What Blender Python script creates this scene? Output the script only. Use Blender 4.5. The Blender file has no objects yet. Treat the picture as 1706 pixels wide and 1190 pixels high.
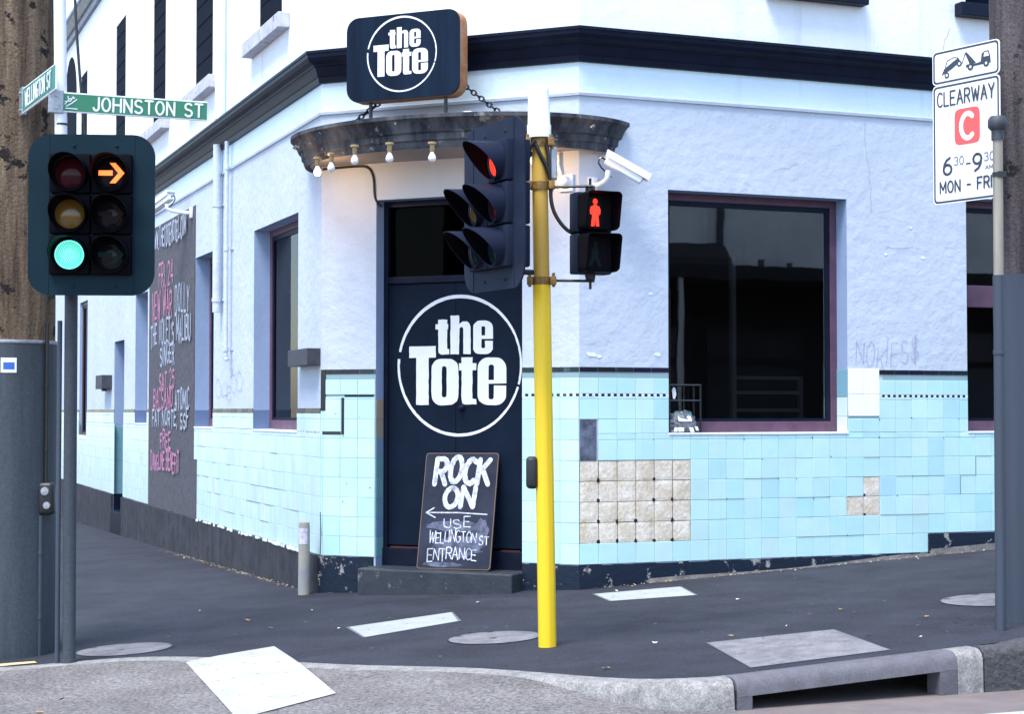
import bpy, bmesh, math, random
from mathutils import Vector, Matrix
from mathutils.geometry import tessellate_polygon
R_ = math.radians
rnd = random.Random(7)
scn = bpy.context.scene
COL = scn.collection

# ------------------------------------------------------------------ camera
cam = bpy.data.cameras.new('camera')
camo = bpy.data.objects.new('camera', cam)
COL.objects.link(camo)
cam.sensor_width = 36.0
cam.lens = 2842 / 1706 * 36
cam.clip_start = 0.1
cam.clip_end = 1000
camo.location = (0, 0, 1.63)
camo.rotation_euler = (R_(90) + math.atan(90 / 2842), 0, 0)
scn.camera = camo
# ------------------------------------------------------------------ sky, sun, exposure
SUN_EL, SUN_AZ = 65, 212          # azimuth of the sun, degrees clockwise from +Y
w = bpy.data.worlds.new('World')
scn.world = w
w.use_nodes = True
nt = w.node_tree
bg = nt.nodes['Background']
sky = nt.nodes.new('ShaderNodeTexSky')
sky.sky_type = 'NISHITA'
sky.sun_disc = False
sky.sun_elevation = R_(SUN_EL)
sky.sun_rotation = R_(SUN_AZ)
sky.dust_density = 1.0
sky.air_density = 1.0
sky.ozone_density = 2.0
nt.links.new(sky.outputs[0], bg.inputs[0])
bg.inputs[1].default_value = 0.15
sl = bpy.data.lights.new('sun', 'SUN')
sl.energy = 1.9
sl.angle = R_(24)
sl.color = (1.0, 0.97, 0.93)
so = bpy.data.objects.new('sun', sl)
COL.objects.link(so)
sd = Vector((math.sin(R_(SUN_AZ)) * math.cos(R_(SUN_EL)), math.cos(R_(SUN_AZ)) * math.cos(R_(SUN_EL)), math.sin(R_(SUN_EL))))
so.rotation_euler = sd.to_track_quat('Z', 'Y').to_euler()
so.location = (-20, -20, 40)
scn.view_settings.view_transform = 'Standard'
scn.view_settings.look = 'None'
scn.view_settings.exposure = 1.5
scn.view_settings.gamma = 1.0
scn.cycles.max_bounces = 8
scn.cycles.use_denoising = True

# ------------------------------------------------------------------ materials
def mat(name, col, rough=0.6, metal=0.0, var=0.0, vscale=3.0, vcol=None, bump=0.0, bscale=40.0, chip=None, chipcol=None,
        chipscale=12.0, streak=False, emit=None, estr=0.0, spec=0.5, attr=None, coat=0.0, detail=6.0, grain=0.0, gscale=120, drip=None, dripcol=(0.4, 0.43, 0.47), dripscale=3.0):
    m = bpy.data.materials.new(name)
    m.use_nodes = True
    N, Lk = m.node_tree.nodes, m.node_tree.links
    b = N['Principled BSDF']
    b.inputs['Roughness'].default_value = rough
    b.inputs['Metallic'].default_value = metal
    b.inputs['Specular IOR Level'].default_value = spec
    b.inputs['Coat Weight'].default_value = coat
    tc = N.new('ShaderNodeTexCoord')
    src = None
    c = (*col, 1)
    if attr:
        a = N.new('ShaderNodeAttribute'); a.attribute_name = attr
        src = a.outputs['Color']
    if var or vcol:
        mp = N.new('ShaderNodeMapping')
        Lk.new(tc.outputs['Object'], mp.inputs[0])
        if streak: mp.inputs['Scale'].default_value = (1, 1, 0.07)
        n = N.new('ShaderNodeTexNoise'); n.inputs['Scale'].default_value = vscale; n.inputs['Detail'].default_value = detail
        n.inputs['Roughness'].default_value = 0.65
        Lk.new(mp.outputs[0], n.inputs['Vector'])
        rp = N.new('ShaderNodeValToRGB')
        rp.color_ramp.elements[0].position = 0.36; rp.color_ramp.elements[1].position = 0.64
        lo = vcol if vcol else tuple(x * (1 - var) for x in col)
        rp.color_ramp.elements[0].color = (*lo, 1)
        rp.color_ramp.elements[1].color = c if vcol else (*[min(1, x * (1 + var * 0.5)) for x in col], 1)
        Lk.new(n.outputs[0], rp.inputs[0])
        if src is None: src = rp.outputs[0]
        else:
            mx = N.new('ShaderNodeMix'); mx.data_type = 'RGBA'; mx.blend_type = 'MULTIPLY'; mx.inputs[0].default_value = 1
            Lk.new(src, mx.inputs[6]); Lk.new(rp.outputs[0], mx.inputs[7]); src = mx.outputs[2]
    if chip:
        mp = N.new('ShaderNodeMapping')
        Lk.new(tc.outputs['Object'], mp.inputs[0])
        n = N.new('ShaderNodeTexNoise'); n.inputs['Scale'].default_value = chipscale; n.inputs['Detail'].default_value = 8
        n.inputs['Roughness'].default_value = 0.72
        Lk.new(mp.outputs[0], n.inputs['Vector'])
        rp = N.new('ShaderNodeValToRGB')
        rp.color_ramp.elements[0].position = chip; rp.color_ramp.elements[1].position = chip + 0.025
        rp.color_ramp.elements[0].color = (0, 0, 0, 1); rp.color_ramp.elements[1].color = (1, 1, 1, 1)
        Lk.new(n.outputs[0], rp.inputs[0])
        mx = N.new('ShaderNodeMix'); mx.data_type = 'RGBA'
        Lk.new(rp.outputs[0], mx.inputs[0])
        if src is not None: Lk.new(src, mx.inputs[6])
        else: mx.inputs[6].default_value = c
        mx.inputs[7].default_value = (*chipcol, 1)
        src = mx.outputs[2]
    if drip:
        mp = N.new('ShaderNodeMapping'); Lk.new(tc.outputs['Object'], mp.inputs[0]); mp.inputs['Scale'].default_value = (1, 1, 0.06)
        n = N.new('ShaderNodeTexNoise'); n.inputs['Scale'].default_value = dripscale; n.inputs['Detail'].default_value = 7; n.inputs['Roughness'].default_value = 0.7
        Lk.new(mp.outputs[0], n.inputs['Vector'])
        rp = N.new('ShaderNodeValToRGB'); rp.color_ramp.elements[0].position = drip; rp.color_ramp.elements[1].position = drip + 0.16
        rp.color_ramp.elements[0].color = (0, 0, 0, 1); rp.color_ramp.elements[1].color = (0.6, 0.6, 0.6, 1)
        Lk.new(n.outputs[0], rp.inputs[0])
        mx = N.new('ShaderNodeMix'); mx.data_type = 'RGBA'; Lk.new(rp.outputs[0], mx.inputs[0])
        if src is not None: Lk.new(src, mx.inputs[6])
        else: mx.inputs[6].default_value = c
        mx.inputs[7].default_value = (*dripcol, 1); src = mx.outputs[2]
    if grain:
        n = N.new('ShaderNodeTexNoise'); n.inputs['Scale'].default_value = gscale; n.inputs['Detail'].default_value = 3; n.inputs['Roughness'].default_value = 0.8
        Lk.new(tc.outputs['Object'], n.inputs['Vector'])
        rp = N.new('ShaderNodeValToRGB'); rp.color_ramp.elements[0].position = 0.34; rp.color_ramp.elements[1].position = 0.68
        rp.color_ramp.elements[0].color = (1 - grain, 1 - grain, 1 - grain, 1); rp.color_ramp.elements[1].color = (1 + grain, 1 + grain, 1 + grain, 1)
        Lk.new(n.outputs[0], rp.inputs[0])
        mx = N.new('ShaderNodeMix'); mx.data_type = 'RGBA'; mx.blend_type = 'MULTIPLY'; mx.inputs[0].default_value = 1
        if src is not None: Lk.new(src, mx.inputs[6])
        else: mx.inputs[6].default_value = c
        Lk.new(rp.outputs[0], mx.inputs[7]); src = mx.outputs[2]
    if src is not None: Lk.new(src, b.inputs['Base Color'])
    else: b.inputs['Base Color'].default_value = c
    if bump:
        n = N.new('ShaderNodeTexNoise'); n.inputs['Scale'].default_value = bscale; n.inputs['Detail'].default_value = 8
        n.inputs['Roughness'].default_value = 0.6
        Lk.new(tc.outputs['Object'], n.inputs['Vector'])
        bp = N.new('ShaderNodeBump'); bp.inputs['Strength'].default_value = 1.0; bp.inputs['Distance'].default_value = bump
        Lk.new(n.outputs[0], bp.inputs['Height']); Lk.new(bp.outputs[0], b.inputs['Normal'])
    if emit:
        b.inputs['Emission Color'].default_value = (*emit, 1)
        b.inputs['Emission Strength'].default_value = estr
    return m

def glass_mat(name, tint=(0.02, 0.02, 0.025), ior=1.6, clear=0.75):
    m = bpy.data.materials.new(name); m.use_nodes = True
    N, Lk = m.node_tree.nodes, m.node_tree.links
    N.remove(N['Principled BSDF'])
    out = N['Material Output']
    t = N.new('ShaderNodeBsdfTransparent'); t.inputs[0].default_value = (clear, clear, clear, 1)
    g = N.new('ShaderNodeBsdfGlossy'); g.inputs['Roughness'].default_value = 0.015
    f = N.new('ShaderNodeFresnel'); f.inputs[0].default_value = ior
    mx = N.new('ShaderNodeMixShader')
    n = N.new('ShaderNodeTexNoise'); n.inputs['Scale'].default_value = 1.3
    tc = N.new('ShaderNodeTexCoord'); Lk.new(tc.outputs['Object'], n.inputs['Vector'])
    bp = N.new('ShaderNodeBump'); bp.inputs['Distance'].default_value = 0.0008; Lk.new(n.outputs[0], bp.inputs['Height'])
    Lk.new(bp.outputs[0], g.inputs['Normal'])
    Lk.new(f.outputs[0], mx.inputs[0]); Lk.new(t.outputs[0], mx.inputs[1]); Lk.new(g.outputs[0], mx.inputs[2])
    Lk.new(mx.outputs[0], out.inputs[0])
    return m

M = {}
M['wall'] = mat('blue_white_render', (0.525, 0.588, 0.675), 0.75, var=0.06, vscale=1.0, bump=0.015, bscale=7, drip=0.60, dripcol=(0.43, 0.475, 0.55), dripscale=2.5)
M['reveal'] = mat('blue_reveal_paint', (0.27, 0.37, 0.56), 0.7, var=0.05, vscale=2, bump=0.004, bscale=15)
M['upper'] = mat('white_render', (0.83, 0.88, 0.93), 0.75, var=0.05, vscale=1.5, bump=0.006, bscale=12, chip=0.70, chipcol=(0.45, 0.5, 0.55), chipscale=3.5, drip=0.57, dripcol=(0.50, 0.56, 0.62), dripscale=4)
M['frieze'] = mat('pale_aqua_render', (0.68, 0.83, 0.90), 0.75, var=0.04, vscale=1.2, bump=0.006, bscale=14, drip=0.58, dripcol=(0.50, 0.62, 0.70), dripscale=4)
M['tile'] = mat('aqua_glazed_tile', (0.96, 0.98, 0.98), 0.22, attr='Col', var=0.06, vscale=2.2, spec=0.4, drip=0.60, dripcol=(0.34, 0.52, 0.54), dripscale=5, bump=0.0006, bscale=25)
M['grout'] = mat('tile_grout', (0.26, 0.38, 0.41), 0.9)
M['bare'] = mat('bare_cement', (0.76, 0.69, 0.59), 0.95, drip=0.55, dripcol=(0.36, 0.28, 0.18), dripscale=7, grain=0.2, gscale=45, vcol=(0.58, 0.49, 0.37), vscale=5, bump=0.0022, bscale=30, chip=0.70, chipcol=(0.20, 0.17, 0.14), chipscale=14)
M['navy'] = mat('navy_black_gloss', (0.005, 0.009, 0.024), 0.45, spec=0.15, var=0.3, vscale=5, bump=0.001, bscale=30)
M['door'] = mat('navy_black_door', (0.005, 0.012, 0.027), 0.55, spec=0.1, var=0.2, vscale=2.5, bump=0.0015, bscale=20)
M['plinth_black'] = mat('chipped_black_plinth', (0.008, 0.016, 0.032), 0.5, spec=0.25, chip=0.585, chipcol=(0.30, 0.29, 0.28), chipscale=6, bump=0.006, bscale=22)
M['plinth_grey'] = mat('grey_bluestone_plinth', (0.055, 0.056, 0.066), 0.85, spec=0.2, grain=0.25, gscale=60, drip=0.55, dripcol=(0.09, 0.09, 0.10), vcol=(0.032, 0.033, 0.04), vscale=4, bump=0.006, bscale=35, chip=0.72, chipcol=(0.45, 0.45, 0.45), chipscale=9)
M['cement'] = mat('rough_cement', (0.25, 0.235, 0.22), 0.95, vcol=(0.13, 0.12, 0.11), vscale=9, bump=0.01, bscale=30)
M['canopy'] = mat('weathered_black_fascia', (0.022, 0.027, 0.038), 0.75, spec=0.12, vcol=(0.115, 0.118, 0.128), vscale=5, chip=0.60, chipcol=(0.20, 0.20, 0.20), chipscale=7, bump=0.005, bscale=25, streak=True)
M['soffit'] = mat('grey_soffit', (0.24, 0.235, 0.235), 0.8, var=0.1, vscale=3)
M['mauve'] = mat('mauve_frame_paint', (0.105, 0.05, 0.085), 0.5, var=0.25, vscale=6, chip=0.72, chipcol=(0.35, 0.3, 0.3), chipscale=16)
M['brown'] = mat('brown_frame_paint', (0.10, 0.05, 0.04), 0.5)
M['sill'] = mat('white_sill_paint', (0.78, 0.82, 0.85), 0.6, var=0.1, vscale=9)
M['sillslab'] = mat('stained_white_slab', (0.55, 0.56, 0.62), 0.8, vcol=(0.40, 0.41, 0.46), vscale=8, chip=0.62, chipcol=(0.07, 0.07, 0.08), chipscale=7)
M['glass'] = glass_mat('window_glass', ior=2.6, clear=0.7)
M['sideglass'] = glass_mat('dusty_side_glass', ior=1.25, clear=0.5)
M['dimglass'] = glass_mat('dim_transom_glass', ior=1.10, clear=0.3)
M['dark'] = mat('dark_interior', (0.012, 0.012, 0.014), 0.9)
M['interior'] = mat('dim_interior_paint', (0.016, 0.018, 0.024), 0.9)
M['blind'] = mat('dark_slatted_shutter', (0.0035, 0.005, 0.014), 0.7, spec=0.05, var=0.5, vscale=9)
M['panel'] = mat('blackboard_wall_paint', (0.062, 0.060, 0.070), 0.85, vcol=(0.085, 0.085, 0.10), vscale=9, bump=0.012, bscale=16, chip=0.74, chipcol=(0.3, 0.3, 0.32), chipscale=10)
M['white'] = mat('white_paint', (0.82, 0.84, 0.86), 0.55, var=0.04, vscale=9)
M['chalk'] = mat('white_chalk', (0.78, 0.80, 0.86), 0.95, vcol=(0.30, 0.32, 0.39), vscale=24)
M['logowhite'] = mat('worn_white_lettering', (0.80, 0.82, 0.84), 0.6, var=0.04, vscale=9, chip=0.672, chipcol=(0.05, 0.06, 0.08), chipscale=26)
M['chalk2'] = mat('bluish_chalk', (0.45, 0.50, 0.60), 0.95, vcol=(0.25, 0.29, 0.36), vscale=30)
M['pink'] = mat('pink_chalk_paint', (0.60, 0.26, 0.42), 0.9, vcol=(0.28, 0.13, 0.2), vscale=25)
M['purple'] = mat('faded_purple_marker', (0.33, 0.30, 0.48), 0.8)
M['asphalt'] = mat('footpath_asphalt', (0.036, 0.039, 0.054), 0.85, spec=0.3, grain=0.5, gscale=60, vcol=(0.021, 0.023, 0.032), vscale=1.6, bump=0.006, bscale=160, chip=0.735, chipcol=(0.10, 0.10, 0.11), chipscale=70)
M['concrete'] = mat('exposed_aggregate', (0.19, 0.178, 0.172), 0.9, grain=0.65, gscale=38, vcol=(0.125, 0.115, 0.11), vscale=1.5, bump=0.006, bscale=110, chip=0.585, chipcol=(0.09, 0.085, 0.085), chipscale=48)
M['kerbtop'] = mat('pale_concrete', (0.30, 0.29, 0.275), 0.9, grain=0.4, gscale=85, vcol=(0.17, 0.165, 0.16), vscale=14, bump=0.003, bscale=90, chip=0.66, chipcol=(0.12, 0.12, 0.12), chipscale=35)
M['lintel'] = mat('smooth_grey_concrete', (0.135, 0.13, 0.15), 0.85, grain=0.2, gscale=90, vcol=(0.10, 0.097, 0.11), vscale=9, bump=0.002, bscale=120)
M['bluestone'] = mat('rough_bluestone', (0.085, 0.085, 0.09), 0.9, vcol=(0.045, 0.045, 0.05), vscale=22, bump=0.03, bscale=22)
M['road'] = mat('road_surface', (0.20, 0.165, 0.155), 0.9, vcol=(0.15, 0.125, 0.12), vscale=3, bump=0.005, bscale=130, chip=0.64, chipcol=(0.09, 0.08, 0.08), chipscale=80)
M['roadwhite'] = mat('worn_road_paint', (0.42, 0.425, 0.43), 0.85, spec=0.2, var=0.16, vscale=2.2, grain=0.14, gscale=70, chip=0.605, chipcol=(0.17, 0.165, 0.165), chipscale=17, bump=0.002, bscale=80)
M['lid'] = mat('white_painted_lid', (0.35, 0.375, 0.375), 0.7, var=0.12, vscale=5, grain=0.15, gscale=60, chip=0.62, chipcol=(0.25, 0.27, 0.28), chipscale=10)
M['lidframe'] = mat('grey_iron_frame', (0.12, 0.13, 0.15), 0.7)
M['cover'] = mat('worn_concrete_cover', (0.215, 0.21, 0.22), 0.9, grain=0.3, gscale=70, vcol=(0.13, 0.125, 0.135), vscale=6, bump=0.002, bscale=100, chip=0.635, chipcol=(0.06, 0.058, 0.06), chipscale=16)
M['yellow'] = mat('bright_yellow_paint', (0.80, 0.54, 0.012), 0.45, var=0.05, vscale=7, streak=True, drip=0.60, dripcol=(0.5, 0.32, 0.02), dripscale=14, chip=0.735, chipcol=(0.30, 0.20, 0.06), chipscale=16)
M['mustard'] = mat('weathered_yellow_paint', (0.62, 0.38, 0.06), 0.55, vcol=(0.50, 0.31, 0.05), vscale=7, streak=True)
M['rusty'] = mat('rusty_yellow_bracket', (0.33, 0.19, 0.035), 0.6, vcol=(0.12, 0.06, 0.02), vscale=25)
M['black'] = mat('matt_black', (0.012, 0.013, 0.016), 0.45)
M['cable'] = mat('black_rubber', (0.010, 0.010, 0.012), 0.5)
M['board'] = mat('dark_green_black_board', (0.006, 0.021, 0.032), 0.55, spec=0.1, var=0.15, vscale=2.5)
M['board2'] = mat('slate_black_board', (0.016, 0.022, 0.042), 0.55, spec=0.1, var=0.2, vscale=3)
M['visor'] = mat('visor_black', (0.003, 0.003, 0.005), 0.6, spec=0.05)
M['visor2'] = mat('visor_faded_black', (0.012, 0.017, 0.036), 0.6, spec=0.1)
M['galv'] = mat('galvanised_steel', (0.42, 0.44, 0.47), 0.45, metal=0.7, vcol=(0.30, 0.31, 0.33), vscale=30)
M['galvold'] = mat('weathered_pole_metal', (0.36, 0.33, 0.26), 0.6, metal=0.2, vcol=(0.20, 0.19, 0.16), vscale=12, streak=True, chip=0.70, chipcol=(0.16, 0.07, 0.03), chipscale=9)
M['greypaint'] = mat('slate_grey_pole_paint', (0.058, 0.072, 0.098), 0.5, spec=0.25, drip=0.58, dripcol=(0.04, 0.047, 0.06), dripscale=9, vcol=(0.046, 0.058, 0.078), vscale=6, streak=True)
M['whitemast'] = mat('white_mast_paint', (0.82, 0.84, 0.87), 0.4, var=0.04, vscale=5)
M['timber'] = mat('weathered_timber', (0.20, 0.145, 0.098), 0.9, spec=0.15, vcol=(0.060, 0.043, 0.031), vscale=13, streak=True, detail=10, grain=0.3, gscale=55, chip=0.575, chipcol=(0.020, 0.017, 0.017), chipscale=5, bump=0.010, bscale=45)
M['timber2'] = mat('dark_weathered_timber', (0.115, 0.098, 0.098), 0.9, spec=0.15, vcol=(0.05, 0.043, 0.046), vscale=13, streak=True, detail=10, grain=0.3, gscale=55, chip=0.60, chipcol=(0.025, 0.022, 0.024), chipscale=5, bump=0.010, bscale=45)
M['timberpaint'] = mat('grey_painted_timber', (0.058, 0.070, 0.084), 0.6, spec=0.3, vcol=(0.040, 0.050, 0.062), vscale=9, streak=True, bump=0.0015, bscale=30, chip=0.68, chipcol=(0.025, 0.028, 0.032), chipscale=5, grain=0.2, gscale=50, drip=0.58, dripcol=(0.035, 0.042, 0.05), dripscale=9)
M['signgreen'] = mat('street_sign_green', (0.030, 0.20, 0.105), 0.4, var=0.06)
M['signgreen2'] = mat('faded_street_sign_green', (0.05, 0.21, 0.165), 0.45, var=0.15, vscale=8)
M['signwhite'] = mat('sign_white', (0.82, 0.84, 0.86), 0.4)
M['signblack'] = mat('sign_slate_ink', (0.035, 0.045, 0.065), 0.5)
M['signgrey'] = mat('sign_faded_ink', (0.14, 0.16, 0.21), 0.5)
M['signred'] = mat('sign_faded_red', (0.72, 0.10, 0.09), 0.5)
M['signface'] = mat('navy_sign_face', (0.007, 0.016, 0.034), 0.55, spec=0.08, var=0.35, vscale=6, streak=True)
M['rust'] = mat('rusty_sheet_edge', (0.42, 0.13, 0.03), 0.7, vcol=(0.46, 0.27, 0.15), vscale=9, chip=0.62, chipcol=(0.12, 0.04, 0.02), chipscale=14)
M['chain'] = mat('black_chain', (0.012, 0.014, 0.02), 0.4, metal=0.4)
M['brass'] = mat('old_brass', (0.35, 0.27, 0.14), 0.5, metal=0.2)
M['bulb'] = mat('frosted_bulb', (0.80, 0.82, 0.9), 0.2)
M['bulblit'] = mat('lit_bulb', (0.9, 0.8, 0.7), 0.3, emit=(1.0, 0.72, 0.45), estr=1.0)
M['camwhite'] = mat('white_camera_shell', (0.88, 0.90, 0.91), 0.35)
M['camdark'] = mat('dark_lens', (0.01, 0.01, 0.012), 0.1)
M['slate'] = mat('slate_tile', (0.16, 0.18, 0.25), 0.4, vcol=(0.05, 0.06, 0.09), vscale=9)
M['chalkboard'] = mat('chalkboard_face', (0.016, 0.020, 0.034), 0.7, spec=0.2, vcol=(0.03, 0.035, 0.06), vscale=3.0)
M['wood'] = mat('thin_wood_edge', (0.20, 0.13, 0.08), 0.7)
M['smear'] = mat('chalk_dust', (0.15, 0.17, 0.25), 0.9, vcol=(0.03, 0.035, 0.055), vscale=9)
M['leaf'] = mat('dry_leaf', (0.42, 0.26, 0.07), 0.8)
M['litter'] = mat('pale_litter', (0.6, 0.6, 0.58), 0.8)
M['bag'] = mat('shiny_black_bag', (0.03, 0.032, 0.038), 0.25, vcol=(0.35, 0.36, 0.40), vscale=16)
M['green'] = mat('green_print', (0.06, 0.42, 0.20), 0.4)
M['ochre'] = mat('ochre_brick', (0.75, 0.30, 0.06), 0.8, vcol=(0.35, 0.12, 0.03), vscale=20)
M['cream'] = mat('cream_render', (0.82, 0.79, 0.74), 0.8, vcol=(0.62, 0.59, 0.55), vscale=0.9, drip=0.56, dripcol=(0.3, 0.28, 0.26), dripscale=2)
M['redlens'] = mat('lit_red_lens', (0.6, 0.03, 0.02), 0.3, emit=(1.0, 0.030, 0.010), estr=0.75)
M['arrowlit'] = mat('lit_arrow', (0.9, 0.3, 0.05), 0.3, emit=(1.0, 0.10, 0.008), estr=1.15)
M['greenlens'] = mat('lit_green_lens', (0.1, 0.6, 0.5), 0.3, emit=(0.04, 0.60, 0.47), estr=0.36)
M['greendot'] = mat('lit_green_dots', (0.3, 0.9, 0.8), 0.3, emit=(0.42, 1.0, 0.88), estr=0.75)
M['offred'] = mat('dark_red_lens', (0.045, 0.006, 0.010), 0.12, spec=0.15)
M['offamber'] = mat('dark_amber_lens', (0.16, 0.085, 0.018), 0.15)
M['offgreen'] = mat('dark_green_lens', (0.008, 0.022, 0.022), 0.12, spec=0.15)
M['offblack'] = mat('smoky_lens', (0.010, 0.010, 0.012), 0.08, spec=0.15)
M['offsym'] = mat('unlit_symbol', (0.010, 0.022, 0.022), 0.5, spec=0.05)
M['offsym2'] = mat('unlit_amber_symbol', (0.020, 0.010, 0.009), 0.5, spec=0.05)
M['sticker'] = mat('blue_sticker', (0.03, 0.12, 0.45), 0.4)
M['lintgrey'] = mat('grey_box', (0.045, 0.05, 0.065), 0.6, var=0.3, vscale=20)

# ------------------------------------------------------------------ geometry helpers
class Fr:
    def __init__(s, o, x, y, z):
        s.o, s.x, s.y, s.z = Vector(o), Vector(x), Vector(y), Vector(z)
    def __call__(s, a, b, c=0.0):
        return s.o + s.x * a + s.y * b + s.z * c
UP = Vector((0, 0, 1))
def V(*a): return Vector(a)
WORLDF = Fr((0, 0, 0), (1, 0, 0), (0, 1, 0), (0, 0, 1))
MW = {}

def obj(name, bm, mats, parent=None, smooth=None, recalc=True):
    if recalc: bmesh.ops.recalc_face_normals(bm, faces=bm.faces)
    if parent is not None and parent in MW: bm.transform(MW[parent].inverted())
    me = bpy.data.meshes.new(name)
    bm.to_mesh(me); bm.free()
    for m in (mats if isinstance(mats, (list, tuple)) else [mats]): me.materials.append(M[m] if isinstance(m, str) else m)
    o = bpy.data.objects.new(name, me)
    COL.objects.link(o)
    if parent is not None:
        o.parent = parent
        if parent in MW: MW[o] = MW[parent]
    else: MW[o] = Matrix.Identity(4)
    if smooth is not None:
        me.shade_smooth()
        me.set_sharp_from_angle(angle=R_(smooth))
    return o

def tag(o, label, cat, group=None):
    o['label'] = label; o['category'] = cat
    if group: o['group'] = group
    return o

def thing(name, label, cat, loc=(0, 0, 0), rz=0.0, group=None):
    o = bpy.data.objects.new(name, None)
    o.empty_display_size = 0.2
    COL.objects.link(o)
    o.location = loc; o.rotation_euler = (0, 0, rz)
    MW[o] = Matrix.Translation(Vector(loc)) @ Matrix.Rotation(rz, 4, 'Z')
    return tag(o, label, cat, group)

def struct(name, bm, m, smooth=None):
    o = obj(name, bm, m, None, smooth); o['kind'] = 'structure'; return o

def solo(name, bm, m, label, cat, group=None, smooth=None):
    """a thing that is one mesh, its origin moved to its own base"""
    co = [v.co for v in bm.verts]
    c = sum(co, Vector()) / len(co); c.z = min(v.z for v in co)
    o = obj(name, bm, m, None, smooth)
    o.data.transform(Matrix.Translation(-c)); o.location = c
    return tag(o, label, cat, group)

def dup(root, loc, rz=None, label=None):
    r = root.copy(); COL.objects.link(r); r.location = loc
    if rz is not None: r.rotation_euler = (0, 0, rz)
    if label: r['label'] = label
    for ch in list(root.children):
        c = ch.copy(); COL.objects.link(c); c.parent = r
        for g in ch.children:
            d = g.copy(); COL.objects.link(d); d.parent = c
    return r

def face(bm, pts, mi=0):
    f = bm.faces.new([bm.verts.new(p) for p in pts]); f.material_index = mi; return f

def box(bm, F, a0, a1, b0, b1, c0, c1, bev=0.0, mi=0, seg=2):
    P = [bm.verts.new(F(a, b, c)) for a in (a0, a1) for b in (b0, b1) for c in (c0, c1)]
    idx = [(0, 1, 3, 2), (4, 6, 7, 5), (0, 4, 5, 1), (2, 3, 7, 6), (0, 2, 6, 4), (1, 5, 7, 3)]
    fs = [bm.faces.new([P[i] for i in q]) for q in idx]
    for f in fs: f.material_index = mi
    if bev:
        es = list({e for f in fs for e in f.edges})
        r = bmesh.ops.bevel(bm, geom=es, offset=bev, segments=seg, affect='EDGES', profile=0.5)
        for f in r['faces']: f.material_index = mi

def basis(d):
    d = d.normalized()
    a = Vector((0, 0, 1)) if abs(d.z) < 0.9 else Vector((1, 0, 0))
    x = d.cross(a).normalized()
    return x, d.cross(x).normalized(), d

def cyl(bm, p0, p1, r0, r1=None, seg=24, cap=True, mi=0):
    r1 = r0 if r1 is None else r1
    p0, p1 = Vector(p0), Vector(p1)
    x, y, d = basis(p1 - p0)
    A = [bm.verts.new(p0 + (x * math.cos(t) + y * math.sin(t)) * r0) for t in [2 * math.pi * i / seg for i in range(seg)]]
    Bv = [bm.verts.new(p1 + (x * math.cos(t) + y * math.sin(t)) * r1) for t in [2 * math.pi * i / seg for i in range(seg)]]
    for i in range(seg):
        f = bm.faces.new([A[i], A[(i + 1) % seg], Bv[(i + 1) % seg], Bv[i]]); f.material_index = mi
    if cap:
        bm.faces.new(A[::-1]).material_index = mi; bm.faces.new(Bv).material_index = mi

def lathe(bm, p, axis, prof, seg=24, mi=0, cap=True):
    """prof: list of (distance along axis, radius)"""
    p = Vector(p); x, y, d = basis(Vector(axis))
    rings = []
    for h, r in prof:
        rings.append([bm.verts.new(p + d * h + (x * math.cos(2 * math.pi * i / seg) + y * math.sin(2 * math.pi * i / seg)) * max(r, 1e-4)) for i in range(seg)])
    for a, b in zip(rings, rings[1:]):
        for i in range(seg):
            bm.faces.new([a[i], a[(i + 1) % seg], b[(i + 1) % seg], b[i]]).material_index = mi
    if cap:
        bm.faces.new(rings[0][::-1]).material_index = mi; bm.faces.new(rings[-1]).material_index = mi

def tube(bm, pts, r, seg=10, mi=0, smoothn=0):
    pts = [Vector(p) for p in pts]
    for _ in range(smoothn):
        q = [pts[0]]
        for a, b in zip(pts, pts[1:]): q += [a.lerp(b, 0.25), a.lerp(b, 0.75)]
        pts = q + [pts[-1]]
    rings = []; prev = None
    for i, p in enumerate(pts):
        d = (pts[min(i + 1, len(pts) - 1)] - pts[max(i - 1, 0)]).normalized()
        if prev is None: x, y, _ = basis(d)
        else:
            x = (prev - d * prev.dot(d)).normalized(); y = d.cross(x)
        prev = x
        rings.append([bm.verts.new(p + (x * math.cos(2 * math.pi * k / seg) + y * math.sin(2 * math.pi * k / seg)) * r) for k in range(seg)])
    for a, b in zip(rings, rings[1:]):
        for k in range(seg):
            bm.faces.new([a[k], a[(k + 1) % seg], b[(k + 1) % seg], b[k]]).material_index = mi
    bm.faces.new(rings[0][::-1]).material_index = mi; bm.faces.new(rings[-1]).material_index = mi

def fill(bm, F, loops, c, mi=0):
    """flat filled shape with holes at depth c"""
    L3 = [[Vector((x, y, 0)) for x, y in lp] for lp in loops]
    flat = [p for lp in L3 for p in lp]
    vs = [bm.verts.new(F(p.x, p.y, c)) for p in flat]
    for t in tessellate_polygon(L3):
        try: bm.faces.new([vs[i] for i in t]).material_index = mi
        except ValueError: pass

def prism(bm, F, lp, c0, c1, mi=0, bev=0.0):
    A = [bm.verts.new(F(x, y, c0)) for x, y in lp]; Bv = [bm.verts.new(F(x, y, c1)) for x, y in lp]
    n = len(lp); fs = [bm.faces.new(A[::-1]), bm.faces.new(Bv)]
    for i in range(n): fs.append(bm.faces.new([A[i], A[(i + 1) % n], Bv[(i + 1) % n], Bv[i]]))
    for f in fs: f.material_index = mi
    if bev:
        es = [e for e in fs[1].edges] + [e for e in fs[0].edges]
        bmesh.ops.bevel(bm, geom=es, offset=bev, segments=2, affect='EDGES')

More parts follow.
